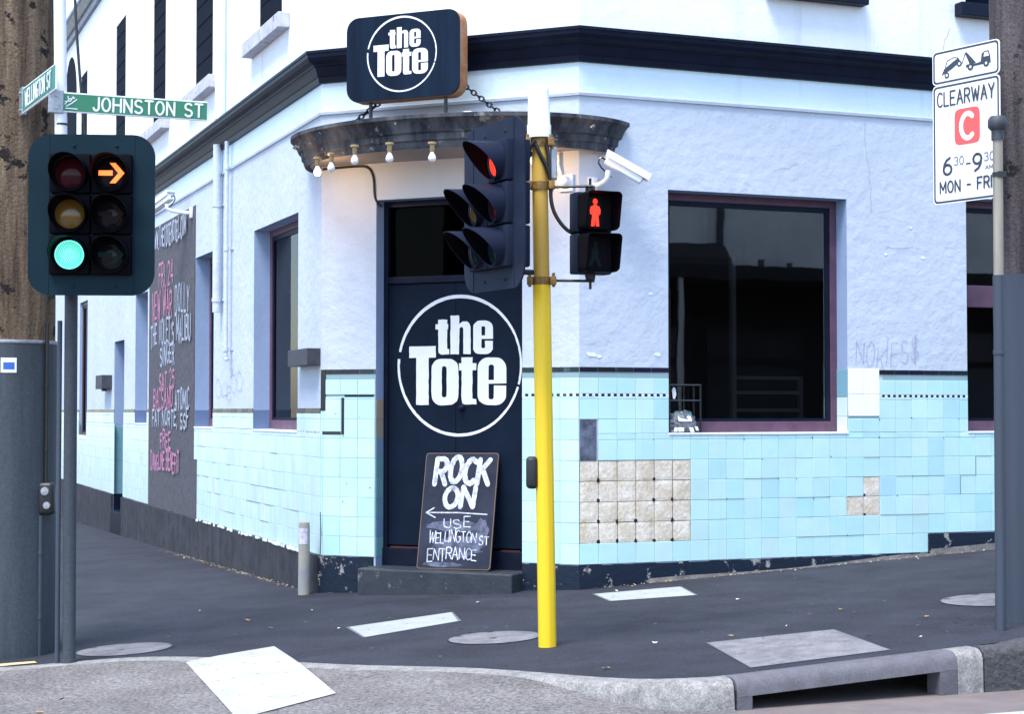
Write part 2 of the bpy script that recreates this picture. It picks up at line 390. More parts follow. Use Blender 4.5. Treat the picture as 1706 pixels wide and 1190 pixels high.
def rrect(x0, x1, y0, y1, r, n=6):
    out = []
    for cx, cy, a in ((x1 - r, y1 - r, 0), (x0 + r, y1 - r, 90), (x0 + r, y0 + r, 180), (x1 - r, y0 + r, 270)):
        for k in range(n + 1):
            t = R_(a + 90 * k / n); out.append((cx + r * math.cos(t), cy + r * math.sin(t)))
    return out

def ell(cx, cy, rx, ry, a0=0, a1=360, n=16):
    return [(cx + rx * math.cos(R_(a0 + (a1 - a0) * i / n)), cy + ry * math.sin(R_(a0 + (a1 - a0) * i / n))) for i in range(n + 1)]

# ------------------------------------------------------------------ one-line lettering (4 wide x 6 high grid)
FONT = {
 'A': [[(0, 0), (2, 6), (4, 0)], [(0.8, 2.1), (3.2, 2.1)]],
 'B': [[(0, 0), (0, 6), (2.4, 6)] + ell(2.3, 4.6, 1.3, 1.4, 80, -90, 6) + [(0, 3.2)], [(0, 0), (2.4, 0)] + ell(2.4, 1.6, 1.6, 1.6, -85, 90, 6)],
 'C': [ell(2.1, 3, 2.1, 3, 48, 312, 14)],
 'D': [[(0, 0), (0, 6), (1.6, 6)] + ell(1.6, 3, 2.3, 3, 80, -80, 8) + [(1.6, 0), (0, 0)]],
 'E': [[(3.4, 6), (0, 6), (0, 0), (3.5, 0)], [(0, 3.1), (2.8, 3.1)]],
 'F': [[(3.4, 6), (0, 6), (0, 0)], [(0, 3.1), (2.7, 3.1)]],
 'G': [ell(2.1, 3, 2.1, 3, 48, 330, 14) + [(4, 2.7), (2.4, 2.7)]],
 'H': [[(0, 0), (0, 6)], [(3.8, 0), (3.8, 6)], [(0, 3.1), (3.8, 3.1)]],
 'I': [[(0, 0), (0, 6)]],
 'J': [[(2.6, 6), (2.6, 1.5)] + ell(1.3, 1.4, 1.3, 1.4, 0, -170, 7)],
 'K': [[(0, 0), (0, 6)], [(3.6, 6), (0.1, 2.6)], [(1.3, 3.6), (3.8, 0)]],
 'L': [[(0, 6), (0, 0), (3.2, 0)]],
 'M': [[(0, 0), (0, 6), (2.2, 1.6), (4.4, 6), (4.4, 0)]],
 'N': [[(0, 0), (0, 6), (3.8, 0), (3.8, 6)]],
 'O': [ell(2, 3, 2, 3, 90, 450, 18)],
 'P': [[(0, 0), (0, 6), (2.2, 6)] + ell(2.2, 4.5, 1.5, 1.5, 80, -90, 6) + [(0, 3)]],
 'R': [[(0, 0), (0, 6), (2.2, 6)] + ell(2.2, 4.5, 1.5, 1.5, 80, -90, 6) + [(0, 3)], [(1.8, 3), (3.8, 0)]],
 'S': [ell(1.8, 4.5, 1.7, 1.5, 35, 270, 9) + ell(1.8, 1.5, 1.8, 1.5, 88, -150, 10)],
 'T': [[(0, 6), (3.8, 6)], [(1.9, 6), (1.9, 0)]],
 'U': [[(0, 6), (0, 1.8)] + ell(1.8, 1.8, 1.8, 1.8, 190, 350, 8) + [(3.6, 1.8), (3.6, 6)]],
 'V': [[(0, 6), (2, 0), (4, 6)]],
 'W': [[(0, 6), (1.3, 0), (2.6, 5), (3.9, 0), (5.2, 6)]],
 'X': [[(0, 0), (3.8, 6)], [(0, 6), (3.8, 0)]],
 'Y': [[(0, 6), (1.9, 3), (3.8, 6)], [(1.9, 3), (1.9, 0)]],
 'Z': [[(0, 6), (3.8, 6), (0, 0), (3.8, 0)]],
 '0': [ell(1.7, 3, 1.7, 3, 90, 450, 16)], '1': [[(0, 4.8), (1.3, 6), (1.3, 0)]],
 '2': [ell(1.7, 4.3, 1.7, 1.7, 160, -30, 9) + [(0, 0), (3.6, 0)]],
 '3': [ell(1.6, 4.5, 1.6, 1.5, 150, -80, 9), ell(1.6, 1.6, 1.8, 1.6, 80, -150, 9)],
 '4': [[(2.8, 0), (2.8, 6), (0, 1.8), (3.8, 1.8)]],
 '5': [[(3.2, 6), (0.4, 6), (0.1, 3.4)] + ell(1.7, 2, 1.9, 2, 120, -150, 9)],
 '6': [ell(1.8, 1.8, 1.7, 1.8, 90, 450, 12), [(0.2, 2.2), (0.5, 3.8), (1.4, 5.2), (2.8, 6)]],
 '9': [ell(1.8, 4.2, 1.7, 1.8, 90, 450, 12), [(3.4, 3.8), (3.1, 2.2), (2.2, 0.8), (0.8, 0)]],
 '-': [[(0, 2.9), (2.4, 2.9)]], '.': [[(0, 0), (0.3, 0.3)]], ',': [[(0.3, 0.5), (0, -0.8)]], "'": [[(0, 6), (0, 5)]],
 '$': [ell(1.8, 4.3, 1.7, 1.2, 35, 270, 9) + ell(1.8, 1.8, 1.8, 1.3, 88, -150, 10), [(1.4, -0.4), (1.4, 6.4)], [(2.2, -0.4), (2.2, 6.4)]],
}
FW = {k: max([p[0] for pl in v for p in pl] + [0.6]) for k, v in FONT.items()}

def ribbon(bm, F, pl, wd, c, mi=0, capn=4):
    """flat stroke along a polyline, split where it turns sharply"""
    pl = [Vector((p[0], p[1])) for p in pl]
    q = [pl[0]]
    for p in pl[1:]:
        if (p - q[-1]).length > 1e-5: q.append(p)
    if len(q) < 2: return 0
    runs, cur = [], [q[0]]
    for i in range(1, len(q)):
        cur.append(q[i])
        if i < len(q) - 1:
            a, b = (q[i] - q[i - 1]).normalized(), (q[i + 1] - q[i]).normalized()
            if a.dot(b) < 0.35: runs.append(cur); cur = [q[i]]
    runs.append(cur)
    h = wd / 2
    for k, run in enumerate(runs):
        cc = c + 0.00025 * k
        n = len(run); Lp, Rp = [], []
        for i in range(n):
            d0 = (run[i] - run[i - 1]).normalized() if i else None
            d1 = (run[i + 1] - run[i]).normalized() if i < n - 1 else None
            if d0 is None: nn = Vector((-d1.y, d1.x)); s = 1
            elif d1 is None: nn = Vector((-d0.y, d0.x)); s = 1
            else:
                nn = Vector((-(d0 + d1).y, (d0 + d1).x)).normalized(); s = 1 / max(0.6, nn.dot(Vector((-d0.y, d0.x))))
            Lp.append(run[i] + nn * h * s); Rp.append(run[i] - nn * h * s)
        d0 = (run[1] - run[0]).normalized(); d1 = (run[-1] - run[-2]).normalized()
        def cap(p, d):
            a = math.atan2(d.y, d.x)
            return [p + Vector((math.cos(a + math.pi / 2 - math.pi * t / capn), math.sin(a + math.pi / 2 - math.pi * t / capn))) * h for t in range(1, capn)]
        Lv = [bm.verts.new(F(p.x, p.y, cc)) for p in Lp]; Rv = [bm.verts.new(F(p.x, p.y, cc)) for p in Rp]
        for i in range(n - 1): bm.faces.new([Rv[i], Rv[i + 1], Lv[i + 1], Lv[i]]).material_index = mi
        if capn:
            e = [bm.verts.new(F(p.x, p.y, cc)) for p in cap(run[-1], d1)]; bm.faces.new([Lv[-1]] + e + [Rv[-1]]).material_index = mi
            e = [bm.verts.new(F(p.x, p.y, cc)) for p in cap(run[0], -d0)]; bm.faces.new([Rv[0]] + e + [Lv[0]]).material_index = mi
    return len(runs)

def text(bm, F, s, x, y, h, wd, c, width=None, jit=0.0, mi=0, slant=0.0, gap=1.5, passes=1, capn=4):
    """one-line lettering, baseline-left at x,y; width fits the whole line"""
    tot = sum((FW[ch] if ch != ' ' else 2.2) + gap for ch in s) - gap
    sy = h / 6; sx = (width / tot) if width else sy
    cx = 0.0; lay = 0
    for ch in s:
        if ch == ' ': cx += 2.2 + gap; continue
        dy = rnd.uniform(-1, 1) * jit * 6; sl = slant + rnd.uniform(-1, 1) * jit * 0.6; sc = 1 + rnd.uniform(-1, 1) * jit
        for ps in range(passes):
            for pl in FONT[ch]:
                q = []
                for px, py in pl:
                    jx, jy = (rnd.uniform(-1, 1) * jit * 1.6, rnd.uniform(-1, 1) * jit * 1.6)
                    q.append((x + (cx + px + jx + sl * py) * sx, y + (py * sc + dy + jy) * sy))
                lay += ribbon(bm, F, q, wd, c + 0.00025 * lay, mi, capn)
        cx += FW[ch] + gap

# ------------------------------------------------------------------ the place: wall frames
PB = V(0.6305, 16.0, 0); uR = V(0.929, 0.370, 0).normalized(); uL = V(-uR.y, uR.x, 0)
uC = (-uR + uL).normalized(); PA = PB + uC * 2.77
nR, nL, nC = -uL, -uR, (-uL - uR).normalized()
FRw = Fr(PB, uR, UP, nR)            # right wall: (s, z, out)
FCw = Fr(PA, -uC, UP, nC)           # corner wall with the door
FLw = Fr(PA, uL, UP, nL)            # left wall, s runs away from the camera
def uv(x, y):
    d = V(x, y, 0) - PB
    return d.dot(uR), d.dot(uL)
def from_uv(u, v): return PB + uR * u + uL * v
def zg(x, y):
    u, v = uv(x, y); u = max(-30, min(30, u)); v = max(-20, min(40, v))
    return -0.04 + 0.05 * u - 0.024 * v
def zr(x, y):
    u, v = uv(x, y); v = max(-20, min(40, v))
    return -0.30 - 0.024 * v + 0.05 * max(-20, min(0, u + 3.5)) + (0.05 * max(0, min(u, 30) - 3))
def og(x, y, dz=0.0): return V(x, y, zg(x, y) + dz)

def sweep(bm, prof, s_l, s_r, mi=0):
    """profile (out, z) carried along left wall, corner and right wall with mitred corners"""
    rows = []
    for o, z in prof:
        k = math.tan(R_(22.5)) * o
        rows.append([FLw(s_l, z, o), FLw(-k, z, o), FRw(-k, z, o), FRw(s_r, z, o)])
    for j in range(3):
        vs = [[bm.verts.new(r[j]), bm.verts.new(r[j + 1])] for r in rows]
        for a, b in zip(vs, vs[1:]): bm.faces.new([a[0], a[1], b[1], b[0]]).material_index = mi

# ------------------------------------------------------------------ ground
# asphalt edge / kerb line on the ground, from the far left street round the corner to the far right
E = [FLw(45, 0, 3.75), FLw(6, 0, 3.75), FLw(-1.2, 0, 3.75), V(-4.25, 12.9, 0), V(-3.77, 12.64, 0), V(-3.3, 12.78, 0), V(-2.81, 12.87, 0), V(-2.3, 12.66, 0), V(-1.7, 12.2, 0),
     V(-1.04, 11.744, 0), V(-0.6, 11.52, 0), V(-0.21, 11.30, 0), V(0.18, 10.96, 0), V(0.50, 10.66, 0), V(0.80, 10.43, 0)]
E += [from_uv(-1.62, -5.40), from_uv(-1.45, -5.42), from_uv(0.235, -5.42), from_uv(0.36, -5.42), from_uv(30, -5.42)]
E = [V(p.x, p.y, 0) for p in E]
bm = bmesh.new()
poly = E + [from_uv(30, 0.3), from_uv(0.1, 0.3), FCw(1.4, 0, -0.3), FLw(0.1, 0, -0.3), FLw(45, 0, -0.3)]
f = bm.faces.new([bm.verts.new((p.x, p.y, zg(p.x, p.y))) for p in poly])
bmesh.ops.triangulate(bm, faces=[f])
struct('footpath', bm, 'asphalt')
# road: one big sheet, laid below
bm = bmesh.new()
gu = [-140, -80, -50, -30, -23.5] + [-20 + i for i in range(0, 36)] + [18, 22, 30, 33, 45, 70, 110, 160]
gv = [-160, -100, -60, -40, -30, -24] + [-20 + i * 0.8 for i in range(0, 28)] + [6, 10, 16, 24, 32, 40, 45, 70, 110, 160]
gr = [[bm.verts.new(V(from_uv(u, v).x, from_uv(u, v).y, min(zr(from_uv(u, v).x, from_uv(u, v).y), 2.0))) for v in gv] for u in gu]
for i in range(len(gu) - 1):
    for j in range(len(gv) - 1): bm.faces.new([gr[i][j], gr[i + 1][j], gr[i + 1][j + 1], gr[i][j + 1]])
struct('road', bm, 'road', smooth=40)

def resample(pts, step):
    out = []
    for a, b in zip(pts, pts[1:]):
        n = max(1, int((b - a).length / step))
        for k in range(n): out.append(a.lerp(b, k / n))
    return out + [pts[-1]]
def dist_edge(x, y):
    best = 1e9; p = V(x, y, 0)
    for a, b in zip(E, E[1:]):
        ab = b - a; t = max(0, min(1, (p - a).dot(ab) / ab.length_squared))
        best = min(best, (p - a - ab * t).length)
    return best
def in_path(x, y):
    c = False
    for a, b in zip(poly, poly[1:] + poly[:1]):
        if (a.y > y) != (b.y > y) and x < (b.x - a.x) * (y - a.y) / (b.y - a.y) + a.x: c = not c
    return c
def apron_z(x, y, d):
    if in_path(x, y): return zg(x, y) + 0.002
    return max(zg(x, y) - 0.05 * max(0.0, d - 0.12), zr(x, y) + 0.012)
# kerb ramp apron and corner kerb, lofted along the edge: ramp on the left, upright kerb on the right
path = resample([V(-4.25, 12.9, 0)] + E[4:17], 0.06)
for _ in range(14):
    path = [path[0]] + [(path[i - 1] + path[i] * 2 + path[i + 1]) / 4 for i in range(1, len(path) - 2)] + path[-2:]
DS = [0, 0.05, 0.11, 0.135, 0.155, 0.17, 0.24, 0.45, 0.7, 1.0, 1.4, 1.9, 2.5, 3.1]
nrm = []
for i, p in enumerate(path):
    d = (path[min(i + 1, len(path) - 1)] - path[max(i - 1, 0)]).normalized(); nrm.append(V(d.y, -d.x, 0))
for _ in range(60):
    nrm = [nrm[0]] + [((nrm[i - 1] + nrm[i] + nrm[i + 1]) / 3).normalized() for i in range(1, len(nrm) - 1)] + [nrm[-1]]
bk, ba = bmesh.new(), bmesh.new()
rows = []
for i, p in enumerate(path):
    t = max(0.0, min(1.0, (p.x - 0.05) / 0.95)); t = t * t * (3 - 2 * t)
    row = []
    for d in DS:
        q = p + nrm[i] * d
        base = zg(p.x, p.y)
        if d <= 0.11: zk = base + 0.003 - 0.02 * (d / 0.11) ** 2 * 0.3
        elif d <= 0.135: zk = base - 0.016
        elif d <= 0.155: zk = base - 0.05
        else: zk = zr(q.x, q.y) + 0.004
        za = max(zg(q.x, q.y) - 0.05 * max(0.0, d - 0.12), zr(q.x, q.y) + 0.012) + 0.003
        if d <= 0.12: za = zg(q.x, q.y) + 0.004
        z = zk * t + za * (1 - t)
        if d > 0.2: z = za if t < 0.02 else max(zr(q.x, q.y) + 0.006, za * (1 - t) + t * (zr(q.x, q.y) + 0.006))
        row.append(V(q.x, q.y, z))
    rows.append(row)
for b_, j0, j1 in ((bk, 0, 5), (ba, 5, len(DS) - 1)):
    vv = [[b_.verts.new(r[j]) for j in range(j0, j1 + 1)] for r in rows]
    for i in range(len(rows) - 1):
        for j in range(j1 - j0): b_.faces.new([vv[i][j], vv[i + 1][j], vv[i + 1][j + 1], vv[i][j + 1]])
struct('kerb', bk, 'kerbtop', smooth=50)
struct('kerb_ramp', ba, 'concrete', smooth=50)

def kerb_run(bm, u0, u1, n=1, drop=None, wob=0.0):
    """upright kerb of rounded profile between u0 and u1 along the right street"""
    prof = [(-0.03, -0.02), (0.0, 0.003), (0.10, 0.003), (0.13, -0.008), (0.152, -0.03), (0.163, -0.06), (0.17, None)]
    rings = []
    for k in range(n + 1):
        u = u0 + (u1 - u0) * k / n; ring = []
        for d, dz in prof:
            q = from_uv(u, -5.42 - d + rnd.uniform(-wob, wob))
            z = zg(*from_uv(u, -5.42).xy) + dz + rnd.uniform(-wob, wob) if dz is not None else (zr(q.x, q.y) - 0.06 if drop is None else zg(*from_uv(u, -5.42).xy) - drop)
            ring.append(bm.verts.new(V(q.x, q.y, z)))
        rings.append(ring)
    for a, b in zip(rings, rings[1:]):
        for j in range(len(prof) - 1): bm.faces.new([a[j], b[j], b[j + 1], a[j + 1]])
    for rg in (rings[0], rings[-1]):
        qa, qb = rg[0].co.copy(), rg[-1].co.copy()
        bm.faces.new(rg + [bm.verts.new(V(qa.x, qa.y, qb.z))])
# drain inlet in the kerb: lintel, two cheeks, dark throat
U0, U1 = -1.45, 0.13
di = thing('drain_inlet', 'grey concrete kerb drain inlet with a long dark slot opening to the gutter', 'drain', og(*from_uv(-0.6, -5.5).xy))
bm = bmesh.new(); kerb_run(bm, U0, U1, 6, drop=0.105)
obj('lintel', bm, 'lintel', di, smooth=40)
for a, b in ((U0, U0 + 0.10), (U1 - 0.13, U1)):
    bm = bmesh.new()
    P = [from_uv(a, -5.45), from_uv(b, -5.45), from_uv(b, -5.589), from_uv(a, -5.589)]
    zt = zg(*from_uv(a, -5.42).xy) - 0.1
    lo = [bm.verts.new(V(p.x, p.y, zr(p.x, p.y) - 0.2)) for p in P]; hi = [bm.verts.new(V(p.x, p.y, zt)) for p in P]
    bm.faces.new(hi)
    for k in range(4): bm.faces.new([lo[k], lo[(k + 1) % 4], hi[(k + 1) % 4], hi[k]])
    obj('cheek', bm, 'lintel', di)
bm = bmesh.new()
P = [from_uv(U0, -5.0), from_uv(U1, -5.0), from_uv(U1, -5.58), from_uv(U0, -5.58)]
lo = [bm.verts.new(V(p.x, p.y, -0.178 - 0.003)) for p in P]; hi = [bm.verts.new(V(p.x, p.y, zg(p.x, p.y) - 0.07)) for p in P]
bm.faces.new(lo[::-1])
for k in (0, 1, 3): bm.faces.new([lo[k], lo[(k + 1) % 4], hi[(k + 1) % 4], hi[k]])
obj('throat', bm, 'dark', di)
bm = bmesh.new(); kerb_run(bm, U1 + 0.006, U1 + 0.20, 2); o = struct('kerb', bm, 'kerbtop', smooth=40)
bm = bmesh.new(); kerb_run(bm, U1 + 0.215, 30, 160, wob=0.010); o = struct('kerb', bm, 'bluestone', smooth=60)
# white line on the road
bm = bmesh.new()
pts = [from_uv(-1.2, -7.0), from_uv(1.9, -6.72), from_uv(1.9, -6.9), from_uv(-1.2, -7.18)]
pts = [from_uv(-0.62, -6.36), from_uv(6, -6.36), from_uv(6, -6.51), from_uv(-0.62, -6.51)]
face(bm, [V(p.x, p.y, zr(p.x, p.y) + 0.012) for p in pts]); bmesh.ops.subdivide_edges(bm, edges=bm.edges[:], cuts=12, use_grid_fill=True)
for v in bm.verts: v.co.z = zr(v.co.x, v.co.y) + 0.010
struct('road_marking', bm, 'roadwhite')
# white painted quad on the kerb ramp
def draped(corners, n, zf):
    bm = bmesh.new(); a, b, c, d = [V(*p, 0) for p in corners]; g = []
    for i in range(n + 1):
        row = []
        for j in range(n + 1):
            p = a.lerp(b, i / n).lerp(d.lerp(c, i / n), j / n); row.append(bm.verts.new(V(p.x, p.y, zf(p.x, p.y))))
        g.append(row)
    for i in range(n):
        for j in range(n): bm.faces.new([g[i][j], g[i + 1][j], g[i + 1][j + 1], g[i][j + 1]])
    return bm

# ------------------------------------------------------------------ the pub
Z0 = -1.0
pub = thing('pub_building', 'pale blue two storey corner pub with aqua tiled base and black cornice', 'building', (-0.64, 16.55, -0.1))

def wallface(bm, F, s0, s1, z0, z1, holes, depth, mi=0):
    ss = sorted({s0, s1, *[h[0] for h in holes], *[h[1] for h in holes]}); zs = sorted({z0, z1, *[h[2] for h in holes], *[h[3] for h in holes]})
    ss = [x for x in ss if s0 <= x <= s1]; zs = [z for z in zs if z0 <= z <= z1]
    vs = {}
    def v(s, z):
        if (s, z) not in vs: vs[(s, z)] = bm.verts.new(F(s, z, 0))
        return vs[(s, z)]
    for a, b in zip(ss, ss[1:]):
        for c, d in zip(zs, zs[1:]):
            if any(h[0] <= a and b <= h[1] and h[2] <= c and d <= h[3] for h in holes): continue
            bm.faces.new([v(a, c), v(b, c), v(b, d), v(a, d)]).material_index = mi
    for h in holes:
        a, b, c, d = h[:4]; dp = h[4] if len(h) > 4 else depth
        for q in (((a, c), (a, d)), ((b, c), (b, d)), ((a, d), (b, d)), ((a, c), (b, c))):
            face(bm, [F(*q[0], 0), F(*q[1], 0), F(*q[1], -dp), F(*q[0], -dp)], mi + 1)

SILL = 1.415
LW = [(0.92, 2.95, SILL, 3.73), (5.2, 6.39, SILL, 3.70), (10.15, 11.3, 1.43, 3.50), (12.42, 13.5, -0.45, 2.83, 0.35), (16.9, 18.0, 1.10, 3.77)]
RW = [(0.935, 2.94, SILL, 3.76), (4.385, 6.6, SILL, 3.84), (9.0, 11.0, SILL, 3.8)]
CD = [(0.62, 2.19, -0.3, 3.72)]
bm = bmesh.new()
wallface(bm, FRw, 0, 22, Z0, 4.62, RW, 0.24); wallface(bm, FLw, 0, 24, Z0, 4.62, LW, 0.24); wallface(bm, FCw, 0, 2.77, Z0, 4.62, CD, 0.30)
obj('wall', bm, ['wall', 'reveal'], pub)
UL = [(1.67, 2.75, 5.95, 8.36), (5.35, 6.5, 5.95, 8.36), (8.75, 9.82, 5.95, 8.36), (12.5, 13.58, 5.95, 8.36), (17.2, 18.1, 5.95, 8.3)]
UR = [(2.15, 3.0, 5.86, 8.3), (4.4, 5.4, 5.86, 8.3), (9, 10, 5.86, 8.3)]
bm = bmesh.new()
wallface(bm, FRw, 0, 22, 4.62, 10.6, UR, 0.15); wallface(bm, FLw, 0, 24, 4.62, 10.6, UL, 0.15); wallface(bm, FCw, 0, 2.77, 4.62, 10.6, [], 0.15)
obj('upper_wall', bm, ['upper', 'upper'], pub)
bm = bmesh.new(); sweep(bm, [(0.004, 4.62), (0.004, 4.95)], 24, 22); obj('frieze_band', bm, 'frieze', pub)
# roof and back walls close the block
bm = bmesh.new()
top = [FLw(24, 10.6, 0), FLw(0, 10.6, 0), FRw(0, 10.6, 0), FRw(22, 10.6, 0), FRw(22, 10.6, -14), FLw(24, 10.6, -14)]
bm.faces.new([bm.verts.new(p) for p in top])
for a, b in ((3, 4), (4, 5), (5, 0)): face(bm, [top[a], top[b], V(top[b].x, top[b].y, Z0), V(top[a].x, top[a].y, Z0)])
obj('roof', bm, 'cement', pub)
# cornices and string course
bm = bmesh.new()
sweep(bm, [(0.0, 4.925), (0.035, 4.93), (0.045, 4.985), (0.05, 4.99), (0.055, 5.0), (0.075, 5.06), (0.085, 5.085), (0.10, 5.09), (0.105, 5.105), (0.15, 5.13), (0.17, 5.165), (0.175, 5.20), (0.185, 5.205), (0.185, 5.232), (0.0, 5.27)], 24, 22)
obj('cornice', bm, 'navy', pub)
bm = bmesh.new(); sweep(bm, [(0.0, 4.605), (0.022, 4.61), (0.026, 4.636), (0.0, 4.655)], 24, 22); obj('string_course', bm, 'wall', pub)
bm = bmesh.new(); sweep(bm, [(0.0, 9.25), (0.06, 9.26), (0.08, 9.36), (0.12, 9.37), (0.20, 9.52), (0.22, 9.53), (0.22, 9.6), (0.0, 9.68)], 24, 22); obj('roof_cornice', bm, 'slate', pub)

# ---- tiled dado
TP = 0.1945
ROW = [0.190 + TP * k for k in range(9)]          # ROW[0] = bottom edge of the tiles
def tilecol(pale=0.0):
    v = rnd.gauss(0, 0.02); h = rnd.gauss(0, 0.022)
    c = (0.53 + h + v, 0.775 + v * 0.8, 0.785 + v * 0.8 - h * 0.6)
    if rnd.random() < 0.05: c = (0.46, 0.71, 0.80)
    return tuple(max(0.02, min(0.95, x + (0.86 - x) * pale)) for x in c)
def tile(bm, F, s0, s1, z0, z1, col, o=0.009, gap=0.0016):
    lay = bm.loops.layers.float_color['Col']
    t = [rnd.uniform(-0.0012, 0.0012) for _ in range(2)]
    s0 += gap; s1 -= gap; z0 += gap; z1 -= gap; e = 0.0025
    Q = [(s0, z0), (s1, z0), (s1, z1), (s0, z1)]; I = [(s0 + e, z0 + e), (s1 - e, z0 + e), (s1 - e, z1 - e), (s0 + e, z1 - e)]
    bk_ = [bm.verts.new(F(*q, 0.003)) for q in Q]; fr = [bm.verts.new(F(*q, o - 0.002)) for q in Q]
    tp = [bm.verts.new(F(*q, o + (t[0] if k in (1, 2) else 0) + (t[1] if k > 1 else 0))) for k, q in enumerate(I)]
    fs = [bm.faces.new(tp)]
    for k in range(4):
        fs.append(bm.faces.new([fr[k], fr[(k + 1) % 4], tp[(k + 1) % 4], tp[k]])); fs.append(bm.faces.new([bk_[k], bk_[(k + 1) % 4], fr[(k + 1) % 4], fr[k]]))
    for f in fs:
        for l in f.loops: l[lay] = (*col, 1)
def newtile():
    bm = bmesh.new(); bm.loops.layers.float_color.new('Col'); return bm
BLK = (0.012, 0.016, 0.024); WHT = (0.80, 0.83, 0.84); TAN = (0.42, 0.36, 0.24)
def grid(bm, F, s0, s1, z0, z1, skip, phase=0.0, pale=0.0):
    """square tiles between s0..s1 and z0..z1"""
    k0 = math.floor((s0 - phase) / TP - 1e-6); k1 = math.ceil((s1 - phase) / TP + 1e-6)
    for r in range(9):
        a, b = max(z0, ROW[r]), min(z1, ROW[r] + TP)
        if b - a < 0.02: continue
        for k in range(k0, k1):
            c, d = max(s0, phase + TP * k), min(s1, phase + TP * (k + 1))
            if d - c < 0.012: continue
            if skip((c + d) / 2, (a + b) / 2): continue
            tile(bm, F, c, d, a, b, tilecol(pale))
def groutplane(bm, F, s0, s1, z0, z1, skip=None):
    lay = bm.loops.layers.float_color['Col']
    n = max(1, int((s1 - s0) / TP)); m_ = max(1, int((z1 - z0) / TP))
    for i in range(n):
        for j in range(m_):
            a, b = s0 + (s1 - s0) * i / n, s0 + (s1 - s0) * (i + 1) / n; c, d = z0 + (z1 - z0) * j / m_, z0 + (z1 - z0) * (j + 1) / m_
            if skip and skip((a + b) / 2, (c + d) / 2): continue
            f = face(bm, [F(a, c, 0.0035), F(b, c, 0.0035), F(b, d, 0.0035), F(a, d, 0.0035)], 1)
            for l in f.loops: l[lay] = (1, 1, 1, 1)
def dashes(bm, F, s0, s1, z, h=0.024):
    n = int((s1 - s0) / 0.032); st = (s1 - s0) / n
    for k in range(n): tile(bm, F, s0 + st * k, s0 + st * (k + 1), z - h / 2, z + h / 2, BLK if k % 2 else WHT, gap=0.0006)
def blacks(bm, F, s0, s1, z0, z1, step=TP):
    n = max(1, round((s1 - s0) / step)); st = (s1 - s0) / n
    for k in range(n): tile(bm, F, s0 + st * k, s0 + st * (k + 1), z0, z1, tuple(x * rnd.uniform(0.7, 1.6) for x in BLK))

# right wall
inwin = lambda s, z, W: any(h[0] - 0.004 < s < h[1] + 0.004 and h[2] - 0.004 < z < h[3] + 0.004 for h in W)
def bareR(s, z):
    if 0.0 <= s < 6 * TP and ROW[1] < z < ROW[5]: return True
    if 15 * TP < s < 16 * TP and ROW[2] < z < ROW[3]: return True
    if 16 * TP < s < 17 * TP and ROW[2] < z < ROW[4]: return True
    if 0 <= s < 0.9 * TP and ROW[5] < z < ROW[7]: return True
    return False
whiteR = lambda s, z: 2.945 < s < 3.31 and 1.575 < z < 2.055
def skipR(s, z):
    return bareR(s, z) or inwin(s, z, RW) or whiteR(s, z) or (s > 3.88 and z < ROW[1])
bt = newtile()
def gridR(z0, z1, s0=0.0, s1=22.0):
    grid(bt, FRw, s0, s1, z0, z1, skipR)
for a, b in ((0, 0.935), (2.94, 4.385), (6.6, 9.0), (11, 22)):
    gridR(SILL + 0.0, 1.768, a, b); gridR(1.792, 1.995, a, b)
    aa = 3.31 if a == 2.94 else a
    dashes(bt, FRw, aa, b, 1.780); blacks(bt, FRw, aa, b, 1.997, 2.045)
gridR(0.19, SILL)
for z0, z1 in ((1.577, 1.80), (1.80, 2.055)):
    for k in range(2): tile(bt, FRw, 2.945 + 0.1825 * k, 2.945 + 0.1825 * (k + 1), z0, z1, (0.98, 0.99, 0.99))
for a, b in ((0, 0.935), (2.94, 4.385), (6.6, 9.0), (11, 22)): groutplane(bt, FRw, a, b, SILL, 2.045, skipR)
groutplane(bt, FRw, 0, 22, ROW[0], ROW[0] + TP * 6, skipR)
# window reveal tiles on the right hand side of the big window
Frev = Fr(FRw(2.94, 0, 0), -nR, UP, -uR)
for z0, z1, c in ((SILL, 1.576, (0.66, 0.74, 0.80)), (1.576, 1.77, (0.62, 0.76, 0.82)), (1.77, 2.045, (0.20, 0.40, 0.50))): tile(bt, Frev, 0.0, 0.2, z0, z1, c, o=0.006)
# corner wall
skC = lambda s, z: 0.615 < s < 2.195
def skCs(s, z):
    if skC(s, z): return True
    return False
for a, b in ((0.0, 0.62), (2.19, 2.77)):
    grid(bt, FCw, a, b, ROW[0], 1.768, skCs, phase=2.19 if a > 1 else 0.03); grid(bt, FCw, a, b, 1.792, 1.992, skCs, phase=2.19 if a > 1 else 0.03)
    groutplane(bt, FCw, a, b, ROW[0], 2.0)
dashes(bt, FCw, 2.19, 2.77, 1.780); blacks(bt, FCw, 2.19, 2.77, 1.997, 2.045)
blacks(bt, FCw, 0.06, 0.62, 1.997, 2.045)
def bar(F, s0, s1, z0, z1): tile(bt, F, s0, s1, z0, z1, BLK, o=0.012)
bar(FCw, 0.0, 0.06, 1.63, 2.045)
bar(FCw, 0.02, 0.235, 1.392, 1.428); bar(FCw, 0.235, 0.272, 1.392, 1.765); bar(FCw, 0.272, 0.60, 1.769, 1.791)
# tiled door jamb that faces right
Fj = Fr(FCw(0.62, 0, 0), -nC, UP, -uC)
for r in range(8):
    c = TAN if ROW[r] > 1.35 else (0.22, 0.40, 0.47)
    tile(bt, Fj, 0.0, 0.15, ROW[r], min(ROW[r] + TP, 2.045), tuple(x * rnd.uniform(0.85, 1.15) for x in c), o=0.006)
